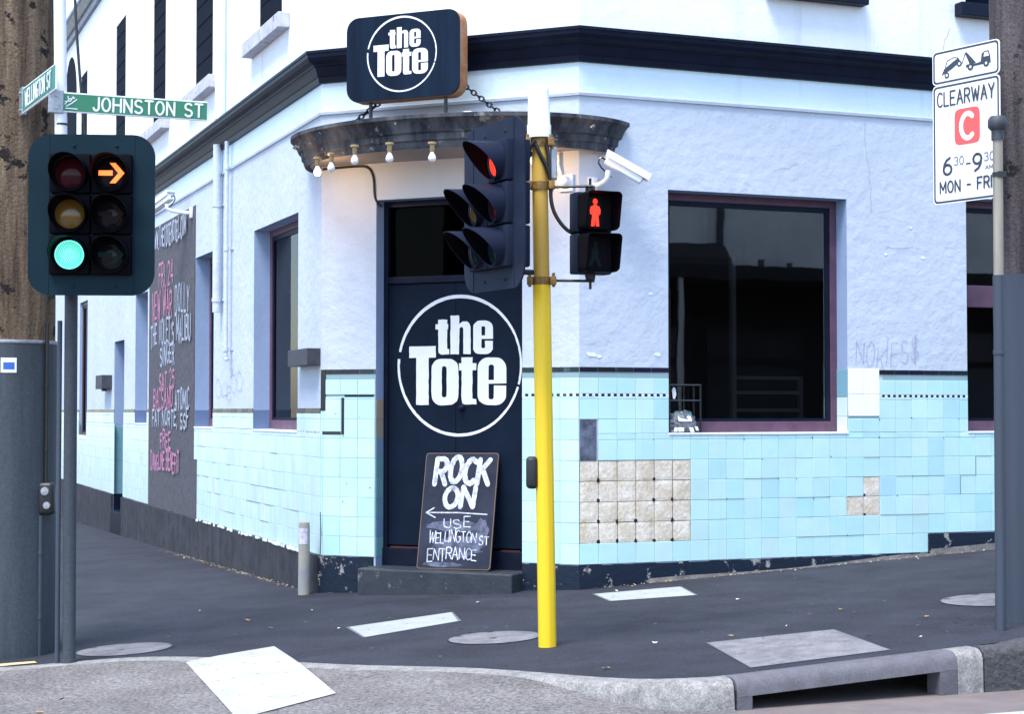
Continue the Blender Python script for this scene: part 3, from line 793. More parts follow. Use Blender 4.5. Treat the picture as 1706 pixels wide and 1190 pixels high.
# left wall: same tiles, strong light painted in by lightening their colour, black strip with a row of dashes below
def skL(s, z): return inwin(s, z, LW) or 6.4 < s < 9.95
Lsp = ((0.0, 0.92), (2.95, 5.2), (9.95, 10.15), (11.3, 12.42), (13.5, 16.9), (18.0, 24))
grid(bt, FLw, 0, 24, ROW[0], SILL, skL, pale=0.22)
for a, b in Lsp:
    grid(bt, FLw, a, b, SILL + 0.004, 1.605, skL, pale=0.22)
    blacks(bt, FLw, a, b, 1.607, 1.660, 0.3)
groutplane(bt, FLw, 0, 24, ROW[0], SILL, skL)
for a, b in Lsp: groutplane(bt, FLw, a, b, SILL, 1.64, skL)
dashes(bt, FLw, 0.0, 0.92, 1.414, 0.02)
for z0 in (ROW[0], ROW[1], ROW[2], ROW[3], ROW[4], ROW[5]):     # tiled door jamb of the side door
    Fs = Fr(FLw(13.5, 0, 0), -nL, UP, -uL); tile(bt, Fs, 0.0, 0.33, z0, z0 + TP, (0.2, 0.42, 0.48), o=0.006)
obj('tile_dado', bt, ['tile', 'grout'], pub)
# bare cement patches where tiles are missing
bm = bmesh.new()
def cem(k, r):
    s0, z0 = TP * k, ROW[r]
    n = 6; g_ = rnd.uniform(0.002, 0.0042); P = [[bm.verts.new(FRw(s0 + g_ + (TP - 2 * g_) * i / n, z0 + g_ + (TP - 2 * g_) * j / n, 0.0062 + rnd.uniform(-0.0010, 0.0010) - (0.0022 if i in (0, n) or j in (0, n) else 0))) for j in range(n + 1)] for i in range(n + 1)]
    for i in range(n):
        for j in range(n): bm.faces.new([P[i][j], P[i + 1][j], P[i + 1][j + 1], P[i][j + 1]])
for k in range(6):
    for r in range(1, 5): cem(k, r)
obj('bare_patch', bm, 'bare', pub)
bm = bmesh.new(); face(bm, [FRw(0, ROW[1], 0.0016), FRw(6 * TP, ROW[1], 0.0016), FRw(6 * TP, ROW[5], 0.0016), FRw(0, ROW[5], 0.0016)]); obj('patch_backing', bm, mat('dirty_joint', (0.085, 0.065, 0.05), 0.9), pub)
bm = bmesh.new(); cem(15, 2); cem(16, 2); cem(16, 3); obj('bare_patch', bm, 'bare', pub)
bm = bmesh.new()                                                     # dark adhesive dabs at the bare corners
for k in range(0, 7):
    for r in range(1, 5):
        if rnd.random() < 0.8:
            lp = [(TP * k + (0.015 + rnd.uniform(-0.005, 0.008)) * math.cos(t) - 0.004, ROW[r] + 0.012 + (0.018 + rnd.uniform(-0.006, 0.014)) * math.sin(t)) for t in [6.283 * i / 9 for i in range(9)]]
            if 0 < TP * k < 6 * TP: fill(bm, FRw, [lp], 0.0075)
for k, r in ((16, 2), (16, 3)): fill(bm, FRw, [ell(TP * k + 0.012, ROW[r] + 0.014, 0.016, 0.012, n=9)[:-1]], 0.0075)
o = obj('adhesive_dab', bm, 'black', pub); o['kind'] = 'stuff'
bm = bmesh.new(); box(bm, FRw, 0.003, 0.172, ROW[5] + 0.004, ROW[7], 0.004, 0.011, 0.002); obj('slate_panel', bm, 'slate', pub)
bm = bmesh.new()                                                     # chips, cracks and open joints in the old tiles
def blot(F, s, z, r):
    fill(bm, F, [[(s + r * rnd.uniform(0.4, 1.2) * math.cos(t), z + r * rnd.uniform(0.4, 1.2) * math.sin(t)) for t in [6.283 * k / 7 for k in range(7)]]], 0.0118)
for k in range(46):
    s_, z_ = TP * rnd.randint(1, 24), ROW[rnd.randint(1, 7)]
    if skipR(s_ + 0.01, z_ + 0.01) or skipR(s_ - 0.01, z_ - 0.01): continue
    blot(FRw, s_ + rnd.uniform(-0.012, 0.012), z_ + rnd.uniform(-0.012, 0.012), rnd.uniform(0.004, 0.011))
for s0_, z0_, s1_, z1_ in ((23, 5, 23, 4), (22, 4, 22, 3), (23, 5, 24, 5), (22, 4, 23, 4), (9, 4, 11, 4), (12, 3, 14, 3), (16, 5, 17, 5), (18, 4, 21, 4), (7, 3, 9, 3), (17, 2, 20, 2), (20, 1, 23, 1), (12, 1, 16, 1)):
    ribbon(bm, FRw, [(TP * s0_, ROW[z0_] if z0_ < 9 else 1.7), (TP * s1_, ROW[z1_])], 0.0055, 0.0118, capn=0)
for k in range(40):
    s_, r_ = rnd.uniform(0.4, 6.2), rnd.randint(1, 5)
    ribbon(bm, FLw, [(s_, ROW[r_] + rnd.uniform(-0.002, 0.002)), (s_ + rnd.uniform(0.1, 0.5), ROW[r_])], rnd.uniform(0.003, 0.006), 0.0118, capn=0)
for k in range(8): blot(FCw, rnd.uniform(0.1, 0.6), rnd.uniform(0.25, 1.9), rnd.uniform(0.004, 0.009))
ribbon(bm, FCw, [(0.004, 0.20), (0.012, 0.40), (0.003, 0.62)], 0.012, 0.0118, capn=0)
o = obj('tile_damage', bm, mat('dark_open_joint', (0.10, 0.13, 0.16), 0.9), pub); o['kind'] = 'stuff'
# plinths
def plinth(F, s0, s1, ztop, o, mat_, zoff=0.0, n=30, skips=()):
    bm = bmesh.new()
    ss = [s0 + (s1 - s0) * i / n for i in range(n + 1)]
    for a, b in zip(ss, ss[1:]):
        if any(x0 < (a + b) / 2 < x1 for x0, x1 in skips): continue
        pa, pb = F(a, 0, 0), F(b, 0, 0)
        za, zb = zg(pa.x, pa.y) + zoff, zg(pb.x, pb.y) + zoff
        ta, tb = (ztop, ztop)
        j = rnd.uniform(-0.006, 0.006)
        face(bm, [F(a, za, o), F(b, zb, o), F(b, tb + j, o - 0.004), F(a, ta + j, o - 0.004)])
        face(bm, [F(a, ta + j, o - 0.004), F(b, tb + j, o - 0.004), F(b, tb + j, 0), F(a, ta + j, 0)])
    face(bm, [F(s0, -0.6, 0), F(s0, -0.6, o), F(s0, ztop, o), F(s0, ztop, 0)]); face(bm, [F(s1, -0.6, 0), F(s1, -0.6, o), F(s1, ztop, o), F(s1, ztop, 0)])
    return obj('plinth', bm, mat_, pub)
plinth(FRw, -0.015, 3.878, ROW[0] - 0.004, 0.035, 'plinth_black', n=34)
plinth(FRw, 3.878, 22, ROW[1] - 0.004, 0.036, 'plinth_black', n=40)
plinth(FCw, -0.01, 0.60, ROW[0] - 0.004, 0.034, 'plinth_black', n=8); plinth(FCw, 2.2, 2.785, ROW[0] - 0.004, 0.034, 'plinth_black', n=8)
plinth(FLw, -0.01, 12.42, ROW[0] - 0.004, 0.05, 'plinth_grey', n=60); plinth(FLw, 13.5, 24, ROW[0] - 0.004, 0.05, 'plinth_grey', n=40)
bm = bmesh.new()                                                     # bare cement skirt under the black paint, right wall
for i in range(60):
    a, b = 0.7 + i * 0.055, 0.7 + (i + 1) * 0.055
    pa, pb = FRw(a, 0, 0), FRw(b, 0, 0)
    ha, hb = [0.015 + 0.03 * (0.5 + 0.5 * math.sin(x * 2.1)) for x in (a, b)]
    face(bm, [FRw(a, zg(pa.x, pa.y) - 0.02, 0.045), FRw(b, zg(pb.x, pb.y) - 0.02, 0.045), FRw(b, min(0.18, zg(pb.x, pb.y) + hb), 0.040), FRw(a, min(0.18, zg(pa.x, pa.y) + ha), 0.040)])
for i in range(40):
    a, b = 3.89 + i * 0.08, 3.89 + (i + 1) * 0.08
    pa, pb = FRw(a, 0, 0), FRw(b, 0, 0)
    face(bm, [FRw(a, zg(pa.x, pa.y) - 0.02, 0.046), FRw(b, zg(pb.x, pb.y) - 0.02, 0.046), FRw(b, zg(pb.x, pb.y) + 0.07, 0.042), FRw(a, zg(pa.x, pa.y) + 0.07, 0.042)])
obj('cement_skirt', bm, 'cement', pub)
bm = bmesh.new()                                                     # flakes of white render along the grey plinth top
for i in range(60):
    s = 0.3 + 6.0 * rnd.random() ** 1.3; hh = rnd.uniform(0.004, 0.022)
    if 5.9 < s: continue
    box(bm, FLw, s, s + rnd.uniform(0.03, 0.12), ROW[0] - hh, ROW[0] + 0.006 + rnd.uniform(0, 0.012), 0.044, 0.054 + rnd.uniform(0, 0.004))
o = obj('render_flakes', bm, 'white', pub); o['kind'] = 'stuff'

# ---- windows
def window(F, W, fmat, dep=0.20, gm='glass', fw=0.075, rail=None, pane=True, fb=0.11):
    a, b, c, d = W[:4]
    fr_ = bmesh.new()
    o0, o1 = -dep - 0.05, -dep + 0.012
    box(fr_, F, a, a + fw, c, d, o0, o1, 0.006); box(fr_, F, b - fw, b, c, d, o0, o1, 0.006)
    box(fr_, F, a + fw, b - fw, c, c + fb, o0, o1 + 0.004, 0.006); box(fr_, F, a + fw, b - fw, d - fw, d, o0, o1, 0.006)
    if rail: box(fr_, F, a + fw, b - fw, rail[0], rail[1], o0, o1 - 0.004, 0.006)
    wo = obj('window', fr_, fmat, pub)
    bm = bmesh.new(); face(bm, [F(a + fw, c + fb, -dep - 0.02), F(b - fw, c + fb, -dep - 0.02), F(b - fw, d - fw, -dep - 0.02), F(a + fw, d - fw, -dep - 0.02)][::-1 if F is FLw else 1])
    MW[wo] = MW[pub]; obj('pane', bm, gm, wo, recalc=False)
    bm = bmesh.new(); i0, i1, j0, j1 = a + fw, b - fw, c + fb, d - fw; o2 = -dep - 0.004
    box(bm, F, i0, i0 + 0.045, j0, j1, o0, o2); box(bm, F, i1 - 0.045, i1, j0, j1, o0, o2); box(bm, F, i0 + 0.045, i1 - 0.045, j1 - 0.05, j1, o0, o2); box(bm, F, i0 + 0.045, i1 - 0.045, j0, j0 + 0.03, o0, o2); obj('sash', bm, 'navy', wo)
    bm = bmesh.new(); box(bm, F, a - 0.002, b + 0.002, c - 0.016, c + 0.004, -dep, 0.016, 0.003); obj('sill', bm, 'sill', wo)
    return wo
window(FRw, RW[0], 'mauve'); window(FRw, RW[1], 'mauve', rail=(2.72, 2.95)); window(FRw, RW[2], 'mauve')
window(FLw, LW[0], 'mauve', gm='sideglass'); window(FLw, LW[1], 'mauve', gm='sideglass'); window(FLw, LW[2], 'mauve', gm='sideglass'); window(FLw, LW[4], 'brown', dep=0.06, gm='sideglass')
# side door far down the left wall
bm = bmesh.new(); box(bm, FLw, 12.42, 13.5, -0.5, 2.83, -0.35, -0.30); obj('side_door', bm, 'navy', pub)
bm = bmesh.new(); box(bm, FLw, 12.40, 13.52, -0.6, -0.08, -0.3, 0.053, 0.004); obj('side_step', bm, 'navy', pub)
bm = bmesh.new(); box(bm, FLw, 13.47, 13.505, -0.5, ROW[0], -0.30, -0.002); obj('door_base', bm, 'navy', pub)
for k_ in (0, 1, 2):
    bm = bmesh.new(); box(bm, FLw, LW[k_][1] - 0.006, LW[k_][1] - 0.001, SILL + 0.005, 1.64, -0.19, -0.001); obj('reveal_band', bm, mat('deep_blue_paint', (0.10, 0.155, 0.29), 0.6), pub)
# upstairs windows: dark shutters and projecting slab sills
def upwin(F, W, slab, smat='sillslab', ov=0.35, thick=0.17):
    a, b, c, d = W
    bm = bmesh.new()
    box(bm, F, a, b, c, d, -0.16, -0.012)
    for k in range(9): box(bm, F, a + 0.04, b - 0.04, c + 0.1 + k * 0.26, c + 0.115 + k * 0.26, -0.0118, -0.004)
    wo = obj('window', bm, 'blind', pub); MW[wo] = MW[pub]
    bm = bmesh.new(); box(bm, F, a - ov, b + ov, c - thick, c - 0.002, 0.002, 0.13, 0.008); obj('sill', bm, smat, wo)
    return wo
for k, W in enumerate(UL): upwin(FLw, W, True)
for W in UR: upwin(FRw, W, True, 'navy', ov=0.14, thick=0.14)
bm = bmesh.new()                                                     # round headed dark opening at the far end
prism(bm, FLw, [(18.75, 5.3), (20.6, 5.3)] + ell(19.675, 8.05, 0.925, 0.95, 0, 180, 12), 0.004, 0.012); obj('arched_window', bm, 'blind', pub)

# ---- interior seen through the glass
bm = bmesh.new()
IN = [FLw(23, 0, -0.5), FLw(0.3, 0, -0.5), FRw(0.3, 0, -0.5), FRw(21, 0, -0.5), FRw(21, 0, -9), FLw(23, 0, -9)]
lo = [V(p.x, p.y, 0.16) for p in IN]; hi = [V(p.x, p.y, 4.4) for p in IN]
bm.faces.new([bm.verts.new(p) for p in lo]); bm.faces.new([bm.verts.new(p) for p in hi])
for a, b in ((3, 4), (4, 5), (5, 0)): face(bm, [lo[a], lo[b], hi[b], hi[a]])
obj('interior', bm, 'interior', pub)

# ---- door in the corner
dr = bmesh.new()
for a, b in ((0.63, 1.40), (1.404, 2.18)):
    box(dr, FCw, a, b, 0.30, 2.89, -0.24, -0.19, 0.004)
door = obj('door', dr, 'door', pub); MW[door] = MW[pub]
bm = bmesh.new(); box(bm, FCw, 0.62, 2.19, 2.895, 2.965, -0.26, -0.165, 0.006); box(bm, FCw, 0.62, 0.665, -0.2, 3.72, -0.27, -0.16, 0.004); box(bm, FCw, 2.145, 2.19, -0.2, 3.72, -0.27, -0.17, 0.004); box(bm, FCw, 0.665, 2.145, 3.66, 3.72, -0.27, -0.16, 0.004)
obj('door_frame', bm, 'navy', door)
bm = bmesh.new(); face(bm, [FCw(0.66, 2.96, -0.21), FCw(2.15, 2.96, -0.21), FCw(2.15, 3.67, -0.21), FCw(0.66, 3.67, -0.21)]); obj('transom_pane', bm, 'dimglass', door, recalc=False)
bm = bmesh.new(); lathe(bm, FCw(1.47, 1.66, -0.19), nC, [(0, 0.03), (0.02, 0.032), (0.03, 0.02), (0.05, 0.022), (0.06, 0.0)], 16); obj('door_knob', bm, 'navy', door, smooth=40)
bm = bmesh.new(); box(bm, FCw, 0.625, 2.185, -0.2, 0.275, -0.3, -0.13, 0.006); obj('threshold', bm, 'navy', door)
bm = bmesh.new(); box(bm, FCw, 0.70, 1.22, 0.276, 0.288, -0.19, -0.15); box(bm, FCw, 1.9, 2.10, 0.276, 0.286, -0.19, -0.15); obj('red_strip', bm, mat('red_worn_edge', (0.07, 0.012, 0.014), 0.6), door)
bm = bmesh.new(); box(bm, FCw, 0.58, 2.21, -0.35, 0.105, 0.002, 0.30, 0.014); box(bm, FCw, 0.64, 2.17, -0.2, 0.10, -0.14, 0.01)
obj('doorstep', bm, mat('worn_black_step', (0.020, 0.026, 0.036), 0.5, chip=0.62, chipcol=(0.16, 0.16, 0.17), chipscale=9, vcol=(0.035, 0.04, 0.05), vscale=6, bump=0.004, bscale=22), pub)

# the round painted logo: heavy condensed letters inside a ring
def logo(bm, F, cx, cy, kx, ky, c, rough=1.6):
    def P(x, y):
        return (cx + (x - 578 + rnd.uniform(-rough, rough)) * kx, cy + (595 - y + rnd.uniform(-rough, rough)) * ky)
    def poly(loops): fill(bm, F, [[P(*p) for p in lp] for lp in loops], c)
    def dense(lp):
        out = []
        for a, b in zip(lp, lp[1:] + lp[:1]):
            n = max(1, int(math.hypot(b[0] - a[0], b[1] - a[1]) / 26))
            out += [(a[0] + (b[0] - a[0]) * k / n, a[1] + (b[1] - a[1]) * k / n) for k in range(n)]
        return out
    rr = lambda x0, x1, y0, y1, r: rrect(x0, x1, y0, y1, r, 5)
    def lt(x0, xs0, xs1, x1, ytop, yc0, yc1, ybot, foot):
        poly([dense([(xs0, ytop), (xs1, ytop), (xs1, yc0), (x1, yc0), (x1, yc1), (xs1, yc1), (xs1, ybot - 38), (foot, ybot - 36), (foot + 2, ybot - 2), (xs0 + 22, ybot), (xs0 + 5, ybot - 8), (xs0, ybot - 30), (xs0, yc1), (x0, yc1), (x0, yc0), (xs0, yc0)])])
    def le(x0, x1, y0, y1, ex0, ex1, ey0, ey1, g):
        r = (x1 - x0) * 0.36
        out = [(x1, ey1 + g), (ex1, ey1 + g), ]
        o = ell((x1 - r), y0 + r, r, r, 0, -90, 5) + ell(x0 + r, y0 + r, r, r, 270, 180, 5) + ell(x0 + r, y1 - r, r, r, 180, 90, 5) + ell(x1 - r, y1 - r, r, r, 90, 0, 5)
        lp = o + [(x1, ey1 + g + 14), (ex1, ey1 + g + 14), (ex1, y1 - 48)] + ell((ex0 + ex1) / 2, y1 - 48, (ex1 - ex0) / 2, 9, 0, 180, 5) + [(ex0, ey1 + g), (x1, ey1 + g)]
        hole = ell((ex0 + ex1) / 2, ey0 + 10, (ex1 - ex0) / 2, 10, 180, 360, 5) + [(ex1, ey1 - 14), (ex0, ey1 - 14)]
        poly([lp, hole])
    # the
    lt(422, 440, 500, 506, 288, 318, 352, 520, 512)
    poly([dense([(522, 262), (580, 262), (580, 318), (604, 304), (632, 304), (648, 316), (656, 340), (656, 520), (608, 520), (608, 352), (602, 340), (590, 340), (582, 350), (580, 520), (522, 520)])])
    le(672, 803, 300, 522, 727, 751, 336, 412, 8)
    # Tote
    poly([dense([(243, 463), (424, 463), (424, 541), (376, 541), (376, 856), (292, 856), (292, 541), (243, 541)])])
    poly([dense(rr(395, 576, 549, 858, 66)), dense(rr(465, 496, 598, 806, 15))[::-1]])
    lt(580, 596, 668, 694, 540, 580, 628, 854, 694)
    le(703, 889, 545, 858, 775, 808, 592, 706, 10)
    # ring with two small breaks and an uneven brush width
    def arc(a0, a1):
        n = 60; o, i = [], []
        for k in range(n + 1):
            a = R_(a0 + (a1 - a0) * k / n); wv = 13 + 11 * max(0, math.sin(a - 0.2)) ** 1.5 + 7 * max(0, math.sin(-a - 0.3)) + rnd.uniform(-1.2, 1.2)
            o.append((578 + 414 * math.cos(a), 595 - 471 * math.sin(a))); i.append((578 + (414 - wv) * math.cos(a), 595 - (471 - wv) * math.sin(a)))
        for k in range(n): fill(bm, F, [[P(*o[k]), P(*o[k + 1]), P(*i[k + 1]), P(*i[k])]], c)
    save = rough; rough = 0.4
    arc(-16, 168); arc(174, 342)
    rough = save
bm = bmesh.new(); logo(bm, FCw, 1.436, 2.075, 0.001625, 0.001478, -0.1875)
obj('lettering', bm, 'logowhite', door)

# ---- curved canopy over the door
def can(phi, o_add, z, a=1.715, b=1.17, c0=-0.304):
    x = -(a + o_add) * math.cos(phi); o = c0 + (b + o_add) * math.sin(phi)
    return FCw(1.385 + x, z, o)
bm = bmesh.new()
prof = [(-0.10, 4.085), (-0.05, 4.07), (-0.035, 4.10), (-0.03, 4.13), (-0.012, 4.145), (-0.005, 4.20), (0.02, 4.215), (0.03, 4.24), (0.055, 4.29), (0.085, 4.325), (0.10, 4.33), (0.10, 4.365), (0.06, 4.375), (-0.3, 4.39)]
NPH = 56; rings = []
for i in range(NPH + 1):
    ph = math.pi * i / NPH
    rings.append([bm.verts.new(can(ph, o - 0.03, z)) for o, z in prof])
for a, b in zip(rings, rings[1:]):
    for j in range(len(prof) - 1): bm.faces.new([a[j], b[j], b[j + 1], a[j + 1]])
canopy = obj('canopy', bm, 'canopy', pub, smooth=35); MW[canopy] = MW[pub]
bm = bmesh.new()
bm.faces.new([bm.verts.new(can(math.pi * i / NPH, -0.12, 4.087)) for i in range(NPH + 1)]); obj('soffit', bm, 'soffit', canopy)
bm = bmesh.new()
bm.faces.new([bm.verts.new(can(math.pi * i / NPH, -0.30, 4.385)) for i in range(NPH + 1)]); obj('canopy_roof', bm, 'lintgrey', canopy)
bm = bmesh.new()                                                     # old bolt ends on the fascia
for ph, z in ((0.06, 4.23), (0.36, 4.27), (0.55, 4.25), (0.95, 4.30), (1.52, 4.29), (2.0, 4.2), (2.72, 4.27)):
    p = can(ph, 0.0, z); q = can(ph, 0.045, z + 0.01)
    bm = bmesh.new(); cyl(bm, p, q, 0.016, 0.012, 8); obj('bolt', bm, 'galv', canopy)
# conduit from the canopy down the door jamb
bm = bmesh.new(); tube(bm, [FCw(0.02, 4.06, 0.012), FCw(0.40, 4.07, 0.012), FCw(0.54, 4.06, 0.012), FCw(0.60, 3.95, 0.012), FCw(0.605, 3.72, 0.012), FCw(0.66, 3.66, -0.05)], 0.012, 8, smoothn=2); obj('conduit', bm, 'cable', pub, smooth=60)
# black name box hung on the left wall by the corner, meter box farther on
bm = bmesh.new(); box(bm, FLw, 0.02, 0.80, 2.09, 2.26, 0.0, 0.14, 0.004)
solo('wall_box', bm, 'lintgrey', 'flat black box fixed to the side wall beside the mauve window, by the corner', 'box')
bm = bmesh.new(); box(bm, FLw, 13.75, 14.5, 2.02, 2.26, 0.0, 0.18, 0.006); box(bm, FLw, 14.0, 14.2, 1.98, 2.02, 0.05, 0.12)
solo('wall_box', bm, 'lintgrey', 'small black meter box on the side wall beside the narrow recessed doorway', 'box')
# downpipes
for s, r, z0, z1 in ((4.68, 0.052, 2.87, 4.99), (4.12, 0.026, 2.30, 4.95)):
    bm = bmesh.new(); cyl(bm, FLw(s, z0, 0.075), FLw(s, z1, 0.075), r, seg=16)
    for z in ([3.0, 4.2] if r > 0.05 else [2.36, 3.6, 4.6]):
        cyl(bm, FLw(s, z, 0.075), FLw(s, z + 0.05, 0.075), r + 0.008, seg=16); box(bm, FLw, s - r - 0.06, s + r + 0.06, z + 0.01, z + 0.035, 0.002, 0.012)
    if r < 0.05: tube(bm, [FLw(s, z0 + 0.02, 0.075), FLw(s, z0 - 0.03, 0.075), FLw(s - 0.12, z0 - 0.05, 0.075)], r, 10)
    obj('downpipe', bm, 'wall', pub, smooth=50)
bm = bmesh.new(); cyl(bm, FLw(4.5, 5.28, 0.09), FLw(4.5, 9.2, 0.09), 0.055, seg=14); obj('downpipe', bm, 'upper', pub, smooth=50)
# black gig board painted on the left wall
bm = bmesh.new(); box(bm, FLw, 6.40, 9.95, ROW[0] - 0.004, 4.42, 0.002, 0.013); box(bm, FLw, 6.2, 6.40, ROW[0] - 0.004, 0.98, 0.002, 0.0145)
gig = obj('gig_board', bm, 'panel', pub); MW[gig] = MW[pub]
FLt = Fr(FLw(9.95, 0, 0.0135), -uL, UP, nL)
bw, bp_ = bmesh.new(), bmesh.new()
def gigline(b_, s, a, w_, z, h, th=0.038): text(b_, FLt, s, a, z - 0.02, h * 1.12, th, 0.002, width=w_, jit=0.12, passes=2, capn=3, gap=1.9)
gigline(bw, 'WWW.THETOTEHOTEL.COM', 0.30, 2.75, 4.10, 0.24)
gigline(bp_, 'FRI 24', 0.85, 1.15, 3.52, 0.28); gigline(bp_, 'NEW WAR', 0.30, 1.65, 3.02, 0.36); gigline(bw, 'DOLLY', 2.15, 1.05, 3.04, 0.34)
gigline(bw, "THE VOLET'S MALIBU", 0.18, 3.2, 2.63, 0.30); gigline(bw, 'SINGER', 1.0, 1.15, 2.34, 0.25)
gigline(bp_, 'SAT 25', 0.95, 1.2, 1.97, 0.23); gigline(bp_, 'BALSANO', 0.45, 1.6, 1.69, 0.24); gigline(bw, 'ATOMIC', 2.2, 1.05, 1.69, 0.24)
gigline(bw, 'FAT NORTE, SSF', 0.35, 2.9, 1.43, 0.20); gigline(bp_, 'FREE', 1.05, 0.85, 1.10, 0.21); gigline(bp_, 'DANGLINE BENEFIT', 0.25, 2.35, 0.78, 0.22)
obj('white_lettering', bw, 'chalk2', gig); obj('pink_lettering', bp_, 'pink', gig)
# scrawled tag on the right wall
bm = bmesh.new(); text(bm, FRw, 'NOKIES$', 3.03, 2.10, 0.22, 0.0045, 0.004, width=0.74, jit=0.22, slant=0.12); obj('graffiti', bm, 'purple', pub)
bm = bmesh.new()
for k in range(5): text(bm, FLw, 'OCSUO'[k], 3.5 + 0.3 * k, 1.75 + rnd.uniform(0, 0.1), 0.2, 0.006, 0.004, width=0.3, jit=0.3)
obj('graffiti', bm, 'purple', pub)
# hairline cracks and flakes on the render
bm = bmesh.new()
def crack(F, s, z, n, ds, dz, wd=0.005):
    pl = [(s, z)]
    for k in range(n): pl.append((pl[-1][0] + ds + rnd.uniform(-0.02, 0.02), pl[-1][1] + dz + rnd.uniform(-0.02, 0.02)))
    ribbon(bm, F, pl, wd, 0.003, capn=0)
crack(FRw, 4.2, 5.6, 9, -0.018, -0.04, 0.006); crack(FRw, 3.15, 4.55, 18, 0.004, -0.045, 0.004); crack(FRw, 3.4, 3.3, 5, 0.06, -0.01); crack(FRw, 2.1, 4.0, 6, 0.05, 0.01, 0.004); crack(FRw, 0.5, 5.1, 6, -0.01, -0.05, 0.003)
obj('cracks', bm, mat('crack_grey', (0.34, 0.38, 0.46), 0.9), pub)
bm = bmesh.new()
for s, z, r in ((0.12, 2.16, 0.05), (0.2, 2.15, 0.03), (0.82, 2.17, 0.035), (3.4, 3.22, 0.025), (3.85, 3.2, 0.03), (3.7, 3.5, 0.02), (0.75, 2.75, 0.03)):
    fill(bm, FRw, [[(s + r * rnd.uniform(0.6, 1.3) * math.cos(t), z + 0.6 * r * rnd.uniform(0.5, 1.3) * math.sin(t)) for t in [6.283 * k / 9 for k in range(9)]]], 0.004)
obj('filler_patch', bm, 'white', pub)

# ------------------------------------------------------------------ light box sign on the canopy
sg = thing('pub_sign', 'black rounded lightbox sign with white ringed lettering standing on the door canopy', 'sign', FCw(1.15, 4.38, 0.45))
so_, sd_ = 0.52, 0.17      # front face distance from the wall, depth
bm = bmesh.new(); prism(bm, FCw, rrect(0.565, 1.775, 4.605, 5.425, 0.125, 8), so_ - sd_, so_ - 0.012, bev=0.008); obj('case', bm, 'rust', sg, smooth=40)
bm = bmesh.new(); prism(bm, FCw, rrect(0.567, 1.773, 4.607, 5.423, 0.124, 8), so_ - 0.014, so_, bev=0.004); obj('face', bm, 'signface', sg, smooth=40)
bm = bmesh.new(); logo(bm, FCw, 1.162, 5.036, 0.000900, 0.000775, so_ + 0.002, rough=0.8); obj('lettering', bm, 'logowhite', sg)
for s in (0.80, 1.60):
    bm = bmesh.new(); cyl(bm, FCw(s, 4.372, so_ - 0.06), FCw(s, 4.615, so_ - 0.06), 0.018, seg=12); cyl(bm, FCw(s, 4.372, so_ - 0.06), FCw(s, 4.384, so_ - 0.06), 0.045, seg=12); obj('post', bm, 'black', sg)
def chain(p0, p1, label, n):
    p0, p1 = Vector(p0), Vector(p1); d = (p1 - p0); x, y, dn = basis(d); L_ = d.length / n
    bm = bmesh.new()
    for k in range(n):
        c = p0 + d * ((k + 0.5) / n); sx = x if k % 2 else y
        pts = [c + dn * (L_ * 0.62 * math.cos(t)) + sx * (0.021 * math.sin(t)) for t in [2 * math.pi * i / 10 for i in range(11)]]
        tube(bm, pts, 0.0085, 6)
    return solo('chain', bm, 'chain', label, 'chain', 'chains bracing the roof sign', smooth=60)
chain(FCw(1.74, 4.72, so_ - sd_), FCw(2.16, 4.385, 0.30), 'black chain sloping down from the rear corner of the roof sign towards the yellow pole', 11)
chain(FCw(0.84, 4.62, so_ - sd_), FCw(0.52, 4.385, 0.42), 'short black chain under the roof sign, on its end away from the yellow pole', 8)
bm = bmesh.new(); lathe(bm, FCw(1.86, 4.38, 0.52), UP, [(0, 0.07), (0.03, 0.07), (0.05, 0.05), (0.06, 0.0)], 14)
solo('canopy_lamp_cap', bm, 'white', 'small white plastic dome on the canopy edge beneath the sign', 'cap', smooth=60)

# ------------------------------------------------------------------ festoon bulbs under the canopy
def bulb_parts(root, p, lit):
    bm = bmesh.new(); lathe(bm, p, -UP, [(0, 0.040), (0.018, 0.040), (0.024, 0.022), (0.085, 0.020), (0.09, 0.016)], 16); obj('holder', bm, 'brass', root, smooth=40)
    bm = bmesh.new(); lathe(bm, p, -UP, [(0.088, 0.014), (0.105, 0.020), (0.125, 0.032), (0.148, 0.037), (0.168, 0.031), (0.180, 0.018), (0.184, 0.0)], 18); obj('bulb', bm, 'bulblit' if lit else 'bulb', root, smooth=60)
BG = 'bulbs hanging under the canopy'
bpos = [(-1.878, 16.40), (-1.716, 16.13), (-1.449, 15.65), (-1.118, 15.51), (-0.728, 15.48)]
blab = ['warm lit bulb hanging at the end of the canopy, first in the row', 'unlit white bulb next to the lit one at the canopy end', 'unlit white bulb hanging below the roof sign end that has the short chain',
        'unlit white bulb directly under the ringed lettering of the roof sign', 'unlit white bulb hanging nearest the dark two-column traffic signal']
b0 = None
for k, (x, y) in enumerate(bpos):
    if k == 0 or k == 1:
        r = thing('festoon_bulb', blab[k], 'light bulb', (x, y, 4.082), 0, BG); bulb_parts(r, V(x, y, 4.082), k == 0)
        if k: b0 = r
    else: dup(b0, (x, y, 4.082), 0, blab[k])
rb = FCw(2.52, 4.082, 0.50)
r = thing('festoon_bulb', 'lit bulb under the canopy, half hidden behind the top of the yellow pole', 'light bulb', rb, 0, BG); bulb_parts(r, rb, True)
for p in (V(-1.878, 16.40, 3.93), V(rb.x, rb.y, 3.93)):
    pl = bpy.data.lights.new('bulb_light', 'POINT'); pl.energy = 4.5; pl.color = (1.0, 0.55, 0.22); pl.shadow_soft_size = 0.04
    po = bpy.data.objects.new('bulb_light', pl); COL.objects.link(po); po.location = p + V(0, 0.02, -0.06)

